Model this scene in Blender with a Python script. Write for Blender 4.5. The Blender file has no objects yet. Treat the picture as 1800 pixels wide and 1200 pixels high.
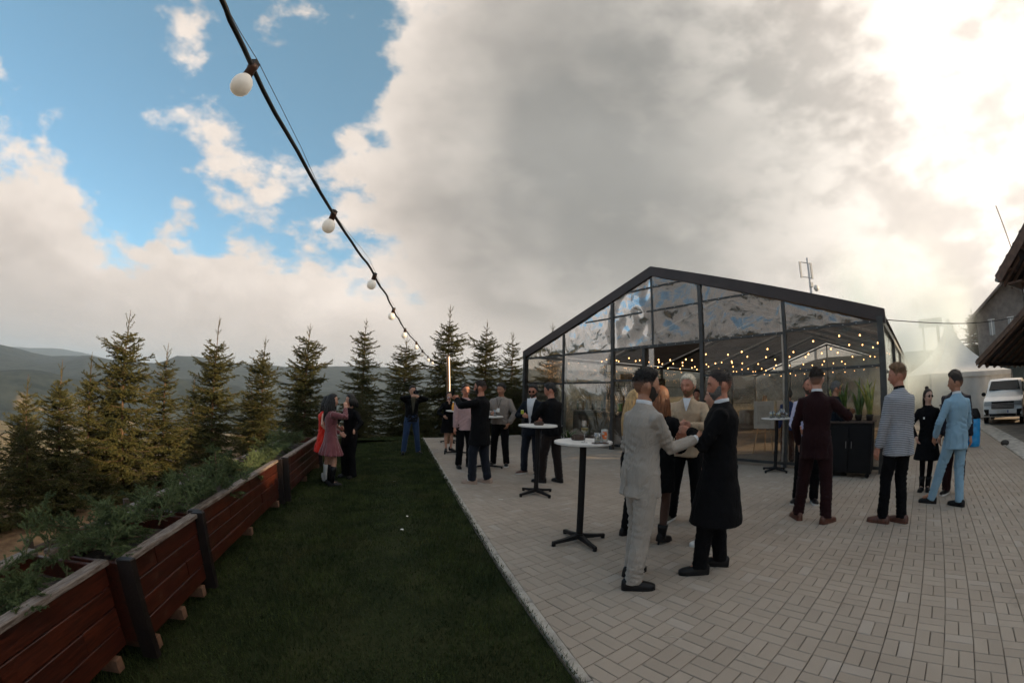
import bpy, bmesh, math, random
import numpy as np
from mathutils import Vector, Matrix, noise
R = math.radians
sc = bpy.context.scene
COL = sc.collection
random.seed(7)

# ------------------------------------------------------------------ camera
PITCH, ROLL, KD, FMM, CAMH = .1255, .0284, -.0361, 721.2731 * 36 / 1800, 1.5845
cd = bpy.data.cameras.new('camera')
cam = bpy.data.objects.new('camera', cd)
COL.objects.link(cam)
sc.camera = cam
cd.type = 'PANO'                                   # wide lens with barrel distortion
cd.panorama_type = 'FISHEYE_LENS_POLYNOMIAL'
cd.fisheye_fov = R(178)
cd.fisheye_polynomial_k0 = 0
cd.fisheye_polynomial_k1 = -1 / FMM
cd.fisheye_polynomial_k2 = 0
cd.fisheye_polynomial_k3 = -KD / FMM ** 3
cd.fisheye_polynomial_k4 = 0
cd.sensor_width = 36
cd.sensor_height = 36 * 682 / 1024
cd.clip_start = .05
cd.clip_end = 20000
_c, _s, _cp, _sp = math.cos(ROLL), math.sin(ROLL), math.cos(PITCH), math.sin(PITCH)
def _pt(v): return (v[0], _cp * v[1] - _sp * v[2], _sp * v[1] + _cp * v[2])
_r, _u, _f = _pt((_c, 0, _s)), _pt((-_s, 0, _c)), _pt((0, 1, 0))
cam.matrix_world = Matrix(((_r[0], _u[0], -_f[0], 0), (_r[1], _u[1], -_f[1], 0), (_r[2], _u[2], -_f[2], CAMH), (0, 0, 0, 1)))

# ------------------------------------------------------------------ sky, sun, exposure
SUN_AZ, SUN_EL = 100.0, 17.0                       # azimuth from +Y towards +X
SUNV = Vector((math.cos(R(SUN_EL)) * math.sin(R(SUN_AZ)), math.cos(R(SUN_EL)) * math.cos(R(SUN_AZ)), math.sin(R(SUN_EL))))
world = bpy.data.worlds.new('World')
sc.world = world
world.use_nodes = True
world.cycles.sampling_method = 'MANUAL'; world.cycles.sample_map_resolution = 512
def azdir(az, el):
    return (math.cos(R(el)) * math.sin(R(az)), math.cos(R(el)) * math.cos(R(az)), math.sin(R(el)))

class NT:
    """small helper to write node graphs"""
    def __init__(s, tree):
        s.t = tree; s.n = tree.nodes; s.l = tree.links
    def node(s, typ, **kw):
        n = s.n.new(typ)
        for k, v in kw.items(): setattr(n, k, v)
        return n
    def link(s, a, b): s.l.new(a, b)
    def put(s, sock, v):
        if isinstance(v, bpy.types.NodeSocket): s.l.new(v, sock)
        elif v is not None: sock.default_value = v
    def math(s, op, a, b=None, c=None, clamp=False):
        n = s.node('ShaderNodeMath', operation=op, use_clamp=clamp)
        s.put(n.inputs[0], a)
        if b is not None: s.put(n.inputs[1], b)
        if c is not None: s.put(n.inputs[2], c)
        return n.outputs[0]
    def vmath(s, op, a, b=None, out=0):
        n = s.node('ShaderNodeVectorMath', operation=op)
        s.put(n.inputs[0], a)
        if b is not None: s.put(n.inputs[1], b)
        return n.outputs[out]
    def mix(s, f, a, b, blend='MIX'):
        n = s.node('ShaderNodeMix', data_type='RGBA', blend_type=blend)
        s.put(n.inputs[0], f); s.put(n.inputs[6], a); s.put(n.inputs[7], b)
        return n.outputs[2]
    def fmix(s, f, a, b):
        n = s.node('ShaderNodeMix', data_type='FLOAT')
        s.put(n.inputs[0], f); s.put(n.inputs[2], a); s.put(n.inputs[3], b)
        return n.outputs[0]
    def step(s, v, lo, hi, a=0., b=1.):
        n = s.node('ShaderNodeMapRange', interpolation_type='SMOOTHSTEP')
        s.put(n.inputs[0], v)
        n.inputs[1].default_value = lo; n.inputs[2].default_value = hi; n.inputs[3].default_value = a; n.inputs[4].default_value = b
        return n.outputs[0]
    def noise(s, vec, scale, detail=4, rough=.55, dist=0., out=0):
        n = s.node('ShaderNodeTexNoise')
        if vec is not None: s.put(n.inputs['Vector'], vec)
        n.inputs['Scale'].default_value = scale; n.inputs['Detail'].default_value = detail
        n.inputs['Roughness'].default_value = rough; n.inputs['Distortion'].default_value = dist
        return n.outputs[out]
    def xyz(s, v):
        n = s.node('ShaderNodeSeparateXYZ'); s.put(n.inputs[0], v); return n.outputs
    def comb(s, x, y, z):
        n = s.node('ShaderNodeCombineXYZ')
        for i, v in enumerate((x, y, z)): s.put(n.inputs[i], v)
        return n.outputs[0]
def rgb(c): return (c[0], c[1], c[2], 1)

def build_sky():
    t = NT(world.node_tree); t.n.clear()
    out = t.node('ShaderNodeOutputWorld'); bg = t.node('ShaderNodeBackground')
    bg.inputs[1].default_value = .1
    t.link(bg.outputs[0], out.inputs[0])
    sky = t.node('ShaderNodeTexSky', sky_type='NISHITA')
    sky.sun_disc = False
    sky.sun_elevation = R(SUN_EL); sky.sun_rotation = R(SUN_AZ)
    sky.altitude = 900; sky.air_density = 1.0; sky.dust_density = 1.0; sky.ozone_density = 1.0
    d = t.node('ShaderNodeTexCoord').outputs['Generated']
    x, y, z = t.xyz(d)
    P = t.vmath('MULTIPLY', d, (1., 1., 1.75))       # cloud masses flattened a little
    def blob(az, el, deg, core=.25):                 # soft region of the sky round one direction
        c = t.vmath('DOT_PRODUCT', d, azdir(az, el), out=1)
        return t.step(c, math.cos(R(deg)), math.cos(R(deg * core)))
    n1 = t.noise(P, 3.3, 6, .56, 0.)                # cumulus detail
    n2 = t.noise(t.vmath('ADD', P, (SUNV[0] * .055, SUNV[1] * .055, .05)), 3.3, 4, .56, 0.)
    n3 = t.noise(t.vmath('ADD', P, (7.3, 2.1, 5.5)), 1.15, 2, .5)
    cov = t.math('ADD', n1, t.math('MULTIPLY', t.math('SUBTRACT', n3, .5), .30))
    # weather: a heavy bank ahead and to the right, broken cloud over open blue on the left
    for az, el, deg, w in ((20, 42, 40, .30), (50, 40, 42, .18), (85, 25, 45, .12), (2, 26, 22, .22), (-16, 40, 9, .16), (-20, 30, 12, .12), (-50, 32, 26, -.13), (-28, 48, 16, -.17), (-80, 34, 26, -.12), (-62, 45, 9, .10), (-38, 43, 8, .13), (-41, 31, 9, .14), (-27, 36, 5, .12), (-75, 24, 9, .10)):
        cov = t.math('ADD', cov, t.math('MULTIPLY', blob(az, el, deg), w))
    n4 = t.noise(t.vmath('ADD', P, (3.1, 8.7, 1.9)), 8.5, 4, .55)   # small fair-weather puffs in the blue
    cov = t.math('ADD', cov, t.math('MULTIPLY', t.math('MULTIPLY', t.math('SUBTRACT', n4, .46), blob(-55, 36, 46, .6)), .55))
    low = t.step(z, .44, .10)
    cov = t.math('ADD', cov, t.math('MULTIPLY', low, .25))
    dens = t.step(cov, .475, .625)
    thick = t.step(cov, .55, .95)
    lit = t.step(t.math('SUBTRACT', n1, n2), -.14, .20)   # sunward flanks bright, bellies grey
    sd = t.vmath('DOT_PRODUCT', d, tuple(SUNV), out=1)
    near = t.step(sd, .22, .95)
    near2 = t.math('POWER', t.math('MAXIMUM', sd, 0.), 7.)
    bright = t.math('ADD', t.math('MULTIPLY', lit, .36), t.math('MULTIPLY', t.math('SUBTRACT', 1., thick), .62))
    bright = t.math('ADD', bright, t.math('MULTIPLY', t.math('SUBTRACT', n3, .5), 1.1))
    bright = t.math('ADD', bright, t.math('MULTIPLY', t.math('SUBTRACT', n1, .52), .8), clamp=True)
    bright = t.math('ADD', bright, t.math('ADD', t.math('MULTIPLY', blob(-15, 37, 13), .55), t.math('MULTIPLY', blob(48, 30, 26), .3)), clamp=True)
    dark = blob(18, 36, 42, .05)
    shade = t.mix(dark, rgb((4.5, 3.92, 3.48)), rgb((2.4, 2.34, 2.2)))
    lightc = t.mix(dark, rgb((7.2, 6.35, 5.65)), rgb((4.2, 3.9, 3.55)))
    col = t.mix(bright, shade, lightc)
    vary = t.vmath('SCALE', col); t.link(t.math('ADD', t.math('MULTIPLY', t.noise(t.vmath('ADD', P, (1.3, 4.4, 9.1)), 2.6, 4, .55), .62), .69), vary.node.inputs[3]); col = vary
    hor = t.step(z, .20, .02)
    col = t.mix(t.math('MULTIPLY', hor, .5), col, rgb((4.5, 3.95, 3.5)))
    glow = t.mix(near, rgb((0, 0, 0)), rgb((3.5, 3.2, 2.85)))
    glow2 = t.mix(near2, rgb((0, 0, 0)), rgb((6.0, 5.4, 4.7)))
    gl = t.vmath('SCALE', t.vmath('ADD', glow, glow2))
    gfac = t.math('ADD', t.math('MULTIPLY', t.step(t.math('ADD', n1, t.math('MULTIPLY', lit, .12)), .40, .66), .95), .28)
    t.link(gfac, gl.node.inputs[3])
    col = t.vmath('ADD', col, gl)
    bl = t.vmath('ADD', t.vmath('MULTIPLY', sky.outputs[0], (.72, 1.0, 1.04)), (.72, 1.22, 1.36))
    fin = t.mix(dens, bl, col)
    t.link(fin, bg.inputs[0])
build_sky()

sl = bpy.data.lights.new('sun', 'SUN')
sl.energy = 5.0; sl.angle = R(.6); sl.color = (1, .72, .43)
so = bpy.data.objects.new('sun', sl); COL.objects.link(so)
so.rotation_euler = SUNV.to_track_quat('Z', 'Y').to_euler()
so.location = (30, -5, 20)
so['kind'] = 'helper'
sc.view_settings.view_transform = 'Standard'
sc.view_settings.look = 'None'
sc.view_settings.exposure = 0.45
sc.view_settings.gamma = 1
sc.view_settings.use_curve_mapping = False
cy = sc.cycles
cy.use_denoising = True
cy.use_adaptive_sampling = True; cy.adaptive_threshold = .03
cy.max_bounces = 6; cy.diffuse_bounces = 2; cy.glossy_bounces = 2; cy.transmission_bounces = 4
cy.transparent_max_bounces = 24; cy.volume_bounces = 2
cy.caustics_reflective = False; cy.caustics_refractive = False
cy.sample_clamp_indirect = 4

# ------------------------------------------------------------------ mesh helpers
class MB:
    def __init__(s): s.v = []; s.f = []; s.m = []
    def add(s, vs, fs, m=0):
        o = len(s.v); s.v.extend([tuple(p) for p in vs])
        s.f.extend([tuple(i + o for i in f) for f in fs]); s.m.extend([m] * len(fs)); return s
    def box(s, c, size, rot=None, m=0, taper=1.):
        hx, hy, hz = (q / 2 for q in size)
        vs = []
        for z, t in ((-hz, 1.), (hz, taper)):
            for x, y in ((-hx, -hy), (hx, -hy), (hx, hy), (-hx, hy)):
                p = Vector((x * t, y * t, z))
                if rot is not None: p = rot @ p
                vs.append(p + Vector(c))
        return s.add(vs, [(3, 2, 1, 0), (4, 5, 6, 7), (0, 1, 5, 4), (1, 2, 6, 5), (2, 3, 7, 6), (3, 0, 4, 7)], m)
    def ab(s, a, b, m=0):
        return s.box([(a[i] + b[i]) / 2 for i in range(3)], [abs(b[i] - a[i]) for i in range(3)], None, m)
    def cbox(s, size, ch, m=0, c=(0, 0, 0)):
        """box standing on z=0 whose top edges are chamfered"""
        hx, hy, h = size[0] / 2, size[1] / 2, size[2]
        vs = []
        for z, e in ((0, 0), (h - ch, 0), (h, ch)):
            for x, y in ((-1, -1), (1, -1), (1, 1), (-1, 1)):
                vs.append((c[0] + x * (hx - e), c[1] + y * (hy - e), c[2] + z))
        fs = [(3, 2, 1, 0), (8, 9, 10, 11)]
        for k in (0, 4):
            for i in range(4): fs.append((k + i, k + (i + 1) % 4, k + 4 + (i + 1) % 4, k + 4 + i))
        return s.add(vs, fs, m)
    def loft(s, rings, m=0, caps=True, closed=True):
        n = len(rings[0]); vs = [p for r in rings for p in r]; fs = []
        for k in range(len(rings) - 1):
            for i in range(n if closed else n - 1):
                j = (i + 1) % n
                fs.append((k * n + i, k * n + j, (k + 1) * n + j, (k + 1) * n + i))
        if caps:
            fs.append(tuple(range(n - 1, -1, -1))); fs.append(tuple((len(rings) - 1) * n + i for i in range(n)))
        return s.add(vs, fs, m)
    def tube(s, path, rad, seg=8, m=0, caps=True, flat=1., up=None):
        path = [Vector(p) for p in path]
        if not hasattr(rad, '__len__'): rad = [rad] * len(path)
        rings = []; side = None
        for i, p in enumerate(path):
            a = path[max(i - 1, 0)]; b = path[min(i + 1, len(path) - 1)]
            t = (b - a).normalized() if (b - a).length > 1e-9 else Vector((0, 0, 1))
            if side is None:
                ref = Vector(up) if up is not None else (Vector((0, 0, 1)) if abs(t.z) < .9 else Vector((0, 1, 0)))
                side = t.cross(ref).normalized()
            else:
                side = (side - t * side.dot(t)).normalized()
            nrm = side.cross(t)
            rings.append([p + side * (math.cos(2 * math.pi * k / seg) * rad[i]) + nrm * (math.sin(2 * math.pi * k / seg) * rad[i] * flat) for k in range(seg)])
        return s.loft(rings, m, caps)
    def lathe(s, prof, c=(0, 0, 0), seg=20, m=0, rot=None):
        rings = []
        for r, z in prof:
            rg = [Vector((math.cos(2 * math.pi * k / seg) * r, math.sin(2 * math.pi * k / seg) * r, z)) for k in range(seg)]
            if rot is not None: rg = [rot @ p for p in rg]
            rings.append([p + Vector(c) for p in rg])
        return s.loft(rings, m, True)
    def ell(s, c, r, rot=None, seg=14, rows=9, m=0):
        rings = []
        for i in range(rows + 1):
            a = -math.pi / 2 + math.pi * i / rows
            q = max(math.cos(a), .02)
            rg = [Vector((r[0] * q * math.cos(2 * math.pi * k / seg), r[1] * q * math.sin(2 * math.pi * k / seg), r[2] * math.sin(a))) for k in range(seg)]
            if rot is not None: rg = [rot @ p for p in rg]
            rings.append([p + Vector(c) for p in rg])
        return s.loft(rings, m, True)
    def prism(s, poly, ext, m=0):
        n = len(poly); a = [Vector(p) for p in poly]; b = [p + Vector(ext) for p in a]
        fs = [tuple(range(n - 1, -1, -1)), tuple(range(n, 2 * n))] + [(i, (i + 1) % n, n + (i + 1) % n, n + i) for i in range(n)]
        return s.add(a + b, fs, m)
    def mesh(s, name, mats, smooth=False):
        me = bpy.data.meshes.new(name)
        me.from_pydata(s.v, [], s.f)
        for q in (mats if isinstance(mats, (list, tuple)) else [mats]): me.materials.append(q)
        if len(me.materials) > 1: me.polygons.foreach_set('material_index', s.m)
        if smooth: me.polygons.foreach_set('use_smooth', [True] * len(me.polygons))
        bm = bmesh.new(); bm.from_mesh(me); bmesh.ops.recalc_face_normals(bm, faces=bm.faces); bm.to_mesh(me); bm.free()
        return me
    def build(s, name, mats, parent=None, smooth=False, loc=None, angle=None):
        me = s.mesh(name, mats, smooth)
        if angle is not None:
            me.polygons.foreach_set('use_smooth', [True] * len(me.polygons))
            me.set_sharp_from_angle(angle=R(angle))
        return link(name, me, parent, loc)
def link(name, me, parent=None, loc=None, rz=0.):
    o = bpy.data.objects.new(name, me); COL.objects.link(o)
    if parent is not None: o.parent = parent
    if loc is not None: o.location = loc
    if rz: o.rotation_euler = (0, 0, rz)
    return o
def raw_mesh(name, V, F, mat, smooth=False):
    """numpy arrays -> mesh; F is (n,3) or (n,4)"""
    me = bpy.data.meshes.new(name)
    V = np.asarray(V, np.float32); F = np.asarray(F, np.int32); k = F.shape[1]
    me.vertices.add(len(V)); me.vertices.foreach_set('co', V.ravel())
    me.loops.add(F.size); me.loops.foreach_set('vertex_index', F.ravel())
    me.polygons.add(len(F)); me.polygons.foreach_set('loop_start', np.arange(0, F.size, k, dtype=np.int32))
    me.polygons.foreach_set('loop_total', np.full(len(F), k, np.int32))
    if smooth: me.polygons.foreach_set('use_smooth', np.ones(len(F), bool))
    me.materials.append(mat); me.update(calc_edges=True); me.validate()
    return me
def tag(o, label=None, cat=None, group=None, kind=None):
    if label: o['label'] = label
    if cat: o['category'] = cat
    if group: o['group'] = group
    if kind: o['kind'] = kind
    return o
def thing(name, label, cat, loc=(0, 0, 0), rz=0., group=None):
    o = bpy.data.objects.new(name, None); COL.objects.link(o); o.location = loc; o.rotation_euler = (0, 0, rz)
    o.empty_display_size = .2
    return tag(o, label, cat, group)
def copy_tree(root, loc, rz, label=None, group=None, scale=None):
    r = root.copy(); COL.objects.link(r); r.location = loc; r.rotation_euler = (0, 0, rz)
    if label: r['label'] = label
    if group: r['group'] = group
    if scale: r.scale = (scale,) * 3
    for ch in list(root.children):
        c = ch.copy(); COL.objects.link(c); c.parent = r
        for g in list(ch.children):
            q = g.copy(); COL.objects.link(q); q.parent = c
    return r
def rotz(a): return Matrix.Rotation(a, 3, 'Z')

# ------------------------------------------------------------------ materials
MATS = {}
def mat(name, col, rough=.6, metal=0., vary=.15, vscale=6., bump=0., bscale=40., spec=.5, coord='Object', sheen=0., coat=0., col2=None, stretch=None, detail=4, trans=0., sss=0., alpha=1.):
    if name in MATS: return MATS[name]
    m = bpy.data.materials.new(name); m.use_nodes = True; MATS[name] = m
    t = NT(m.node_tree); b = t.n['Principled BSDF']
    b.inputs['Roughness'].default_value = rough; b.inputs['Metallic'].default_value = metal
    b.inputs['Specular IOR Level'].default_value = spec
    b.inputs['Sheen Weight'].default_value = sheen; b.inputs['Coat Weight'].default_value = coat
    b.inputs['Transmission Weight'].default_value = trans; b.inputs['Alpha'].default_value = alpha
    if sss:
        b.inputs['Subsurface Weight'].default_value = sss; b.inputs['Subsurface Radius'].default_value = (.02, .008, .005); b.inputs['Subsurface Scale'].default_value = .5
    co = t.node('ShaderNodeTexCoord').outputs[coord]
    if stretch: co = t.vmath('MULTIPLY', co, stretch)
    if vary or col2:
        n = t.noise(co, vscale, detail, .6)
        if col2 is None:
            lo = tuple(q * (1 - vary) for q in col); hi = tuple(min(1, q * (1 + vary)) for q in col)
        else: lo, hi = col, col2
        t.link(t.mix(t.step(n, .3, .7), rgb(lo), rgb(hi)), b.inputs['Base Color'])
        if rough > .15: t.link(t.fmix(n, rough * .85, min(1, rough * 1.12)), b.inputs['Roughness'])
    else: b.inputs['Base Color'].default_value = rgb(col)
    if bump:
        bp = t.node('ShaderNodeBump'); bp.inputs['Strength'].default_value = bump; bp.inputs['Distance'].default_value = .01
        t.link(t.noise(co, bscale, 4, .6), bp.inputs['Height']); t.link(bp.outputs[0], b.inputs['Normal'])
    return m
def emit(name, col, strength, base=(.9, .85, .75)):
    m = bpy.data.materials.new(name); m.use_nodes = True; b = m.node_tree.nodes['Principled BSDF']
    b.inputs['Base Color'].default_value = rgb(base); b.inputs['Emission Color'].default_value = rgb(col); b.inputs['Emission Strength'].default_value = strength
    return m
def glassy(name, tint, refl=.12, rough=.03, bump=0., bscale=6., stretch=None, fres=.6, milk=0.):
    """thin clear sheet: lets light through and mirrors part of it by angle"""
    m = bpy.data.materials.new(name); m.use_nodes = True; t = NT(m.node_tree); t.n.clear()
    out = t.node('ShaderNodeOutputMaterial'); tr = t.node('ShaderNodeBsdfTransparent'); gl = t.node('ShaderNodeBsdfGlossy'); mx = t.node('ShaderNodeMixShader')
    tr.inputs[0].default_value = rgb(tint); gl.inputs['Roughness'].default_value = rough; gl.inputs['Color'].default_value = rgb((.95, .95, .95))
    lw = t.node('ShaderNodeLayerWeight'); lw.inputs['Blend'].default_value = .35
    f = t.math('ADD', t.math('MULTIPLY', lw.outputs['Fresnel'], fres), refl, clamp=True)
    if bump:
        co = t.node('ShaderNodeTexCoord').outputs['Object']
        if stretch: co = t.vmath('MULTIPLY', co, stretch)
        bp = t.node('ShaderNodeBump'); bp.inputs['Strength'].default_value = bump; bp.inputs['Distance'].default_value = .05
        t.link(t.noise(co, bscale, 3, .5, 1.2), bp.inputs['Height']); t.link(bp.outputs[0], gl.inputs['Normal'])
    t.link(f, mx.inputs[0]); t.link(tr.outputs[0], mx.inputs[1]); t.link(gl.outputs[0], mx.inputs[2]); fin = mx.outputs[0]
    if milk:                                          # slight milky haze of old plastic sheet
        df = t.node('ShaderNodeBsdfDiffuse'); df.inputs[0].default_value = (.42, .36, .31, 1); m2 = t.node('ShaderNodeMixShader')
        co = t.node('ShaderNodeTexCoord').outputs['Object']
        t.link(t.math('MULTIPLY', t.step(t.noise(t.vmath('MULTIPLY', co, (1.6, 1.6, .5)), 1.7, 5, .6, .8), .3, .75), milk * 2.), m2.inputs[0]); t.link(fin, m2.inputs[1]); t.link(df.outputs[0], m2.inputs[2]); fin = m2.outputs[0]
    t.link(fin, out.inputs[0])
    return m

# ------------------------------------------------------------------ the place: axes shared by terrace and tent
AX = np.array([.81816, .57499]); BX = np.array([.57499, -.81816])     # paving axes
TR = np.array([7.0887, 5.8590])                                       # right front corner of the tent
K0 = np.array([.4165, 1.9277]); KD_ = np.array([-.27611, .96113]); KN = np.array([-.96113, -.27611])   # lawn kerb
FE = np.array([-2.84, 13.25])                                         # far end of the kerb
BFAR = float((FE - TR) @ BX); BRIGHT = 3.2
def kp(al, pe): return K0 + KD_ * al + KN * pe
def lawn_z(x, y): return -.08 * max(0., float((np.array([x, y]) - K0) @ KN))
def smooth01(t): t = np.clip(t, 0, 1); return t * t * (3 - 2 * t)

# ---- terrain reaching the horizon
def ground_material():
    m = bpy.data.materials.new('hillside'); m.use_nodes = True; t = NT(m.node_tree); b = t.n['Principled BSDF']
    b.inputs['Roughness'].default_value = .95; b.inputs['Specular IOR Level'].default_value = .1
    g = t.node('ShaderNodeNewGeometry').outputs['Position']
    x, y, z = t.xyz(g)
    dist = t.vmath('LENGTH', g, out=1)
    soil = t.mix(t.step(t.noise(g, 2.2, 6, .7), .35, .65), rgb((.14, .085, .05)), rgb((.30, .19, .105)))
    dry = t.mix(t.step(t.noise(g, .05, 6, .65), .35, .65), rgb((.30, .215, .12)), rgb((.15, .125, .06)))
    near = t.mix(t.step(dist, 9, 30), soil, dry)
    wood = t.mix(t.step(t.noise(g, .03, 6, .75), .35, .65), rgb((.012, .020, .022)), rgb((.045, .055, .050)))  # bluish tones put distance haze into the forest colour
    f = t.math('ADD', t.noise(g, .0075, 5, .6), t.step(dist, 350, 800, -.10, .5))
    f = t.step(f, .47, .56)
    f = t.math('MULTIPLY', f, t.step(dist, 60, 160))
    side = t.math('MULTIPLY', t.step(x, 14, 26), t.step(z, .1, 1.2))   # wooded bank on the right
    f = t.math('MAXIMUM', f, t.math('MULTIPLY', side, .9))
    t.link(t.mix(f, near, wood), b.inputs['Base Color'])
    bp = t.node('ShaderNodeBump'); bp.inputs['Strength'].default_value = .7; bp.inputs['Distance'].default_value = .12
    t.link(t.noise(g, 3.5, 6, .7), bp.inputs['Height']); t.link(bp.outputs[0], b.inputs['Normal'])
    return m
def terrain():
    NA, NR = 300, 150
    az = np.linspace(-math.pi, math.pi, NA, endpoint=False)
    rr = np.concatenate([[0.], np.geomspace(1.2, 7000, NR - 1)])
    A, Rr = np.meshgrid(az, rr, indexing='xy')
    X, Y = Rr * np.sin(A), Rr * np.cos(A)
    pe = (X - K0[0]) * KN[0] + (Y - K0[1]) * KN[1]
    fa = (X - FE[0]) * -BX[0] + (Y - FE[1]) * -BX[1]
    e = np.maximum(pe - 3.0, fa - .6)
    e = np.where(X > 30, 0, e)
    e = np.maximum(e, 0)
    Z = -.36 - .10 * np.minimum(e, 5) - .22 * np.clip(e - 5, 0, 90) - .10 * np.clip(e - 95, 0, 260)
    deg = np.degrees(A)
    # bank and hill on the right, beyond the yard
    side = smooth01((deg - 22) / 22) * smooth01((150 - deg) / 30)
    Z = Z * (1 - side) + side * (-.12 + 5.6 * smooth01((Rr - 30) / 22) + .045 * np.clip(Rr - 52, 0, 160))
    # skyline of wooded mountains
    tab = [(-180, 1.5), (-100, 1.2), (-72, .9), (-67, .6), (-62, .2), (-59, .6), (-57, 1.1), (-53.5, .5), (-48, .5), (-45.6, 1.6), (-41, 1.8), (-35, 1.9), (-31, 1.6), (-24, 2.4), (-20, 2.9), (-10, 3.0), (-2, 3.5), (2, 3.5), (20, 3.2), (60, 2.5), (120, 2.2), (180, 1.5)]
    el = np.interp(deg, [q[0] for q in tab], [q[1] for q in tab])
    far = np.interp(deg, [-180, -100, -66, -63, -60, -57, -53, -20, 180], [.6, .2, .6, 1.1, 1.35, 1.1, .5, .3, .6])
    rg1, rg2 = 1700, 4600
    t1 = CAMH + rg1 * np.tan(np.radians(el)); t2 = CAMH + rg2 * np.tan(np.radians(far))
    n = np.zeros_like(X)
    for k in range(X.shape[0]):
        if rr[k] < 4: continue
        for q in range(X.shape[1]):
            s_ = 12. if rr[k] < 250 else 420.
            n[k, q] = noise.fractal((X[k, q] / s_, Y[k, q] / s_, 3.1), .9, 2., 5) * (.5 if rr[k] < 250 else 22.)
    w1 = np.exp(-((np.log(np.maximum(Rr, 1)) - math.log(rg1)) / .42) ** 2); w2 = np.exp(-((np.log(np.maximum(Rr, 1)) - math.log(rg2)) / .22) ** 2)
    m1 = smooth01((Rr - 420) / 400)
    Z = Z * (1 - np.maximum(w1, w2) * m1) + (w1 * t1 * (w1 >= w2) + w2 * t2 * (w2 > w1)) * m1
    el3 = np.interp(deg, [-180, -75, -64, -58, -50, -42, -30, -15, 0, 20, 60], [-1, -1.6, -1.9, -2.7, -1.6, -.9, -.6, .2, .6, .3, 0.]); t3 = CAMH + 680 * np.tan(np.radians(el3)); w3 = np.exp(-((np.log(np.maximum(Rr, 1)) - math.log(680)) / .20) ** 2) * (1 - side)
    Z = Z * (1 - w3) + w3 * t3
    Z = np.where(Rr > 5600, np.minimum(Z, -60), Z)
    Z = Z + n * smooth01((Rr - 9) / 15) * np.where(side > .4, .35, 1.)
    V = np.stack([X, Y, Z], -1).reshape(-1, 3)
    F = []
    for k in range(NR - 1):
        a = k * NA + np.arange(NA); b_ = k * NA + (np.arange(NA) + 1) % NA
        F.append(np.stack([a, a + NA, b_ + NA, b_], -1))
    me = raw_mesh('ground', V, np.concatenate(F), ground_material(), True)
    o = link('ground', me); tag(o, kind='structure', label='earth slope and wooded mountains falling away round the terrace')
terrain()

# ---- terrace slab, bricks one by one near the camera
def brick_material(name, single):
    m = bpy.data.materials.new(name); m.use_nodes = True; t = NT(m.node_tree); b = t.n['Principled BSDF']
    if single: rnd = t.node('ShaderNodeObjectInfo').outputs['Random']
    else:
        a = t.node('ShaderNodeAttribute'); a.attribute_name = 'tone'; rnd = a.outputs['Fac']
    g = t.node('ShaderNodeNewGeometry').outputs['Position']
    c = t.mix(rnd, rgb((.362, .303, .245)), rgb((.418, .352, .287)))
    pale = t.step(rnd, .93, .97)
    c = t.mix(t.math('MULTIPLY', pale, .35), c, rgb((.47, .425, .385)))
    c = t.mix(t.step(t.noise(g, .55, 5, .6), .38, .72, 0, .4), c, rgb((.245, .195, .152)))      # worn patches
    c = t.mix(t.step(t.noise(g, 2.3, 6, .72), .60, .74, 0, .38), c, rgb((.16, .125, .10)))      # stains
    c = t.mix(t.math('MULTIPLY', t.noise(g, 130, 3, .7), .4), c, rgb((.12, .10, .085)))
    t.link(c, b.inputs['Base Color'])
    t.link(t.fmix(t.noise(g, 3, 3), .62, .9), b.inputs['Roughness'])
    b.inputs['Specular IOR Level'].default_value = .35
    bp = t.node('ShaderNodeBump'); bp.inputs['Strength'].default_value = .35; bp.inputs['Distance'].default_value = .004
    t.link(t.noise(g, 160, 4, .7), bp.inputs['Height']); t.link(bp.outputs[0], b.inputs['Normal'])
    return m
M_BRICK1, M_BRICKN = brick_material('paving_brick_single', True), brick_material('paving_brick_field', False)
def clip_half(poly, p0, nrm):
    """keep the side where (p-p0).nrm >= 0"""
    out = []
    for i in range(len(poly)):
        a, b = poly[i], poly[(i + 1) % len(poly)]
        da, db = (a - p0) @ nrm, (b - p0) @ nrm
        if da >= 0: out.append(a)
        if (da >= 0) != (db >= 0): out.append(a + (b - a) * (da / (da - db)))
    return out
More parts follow.
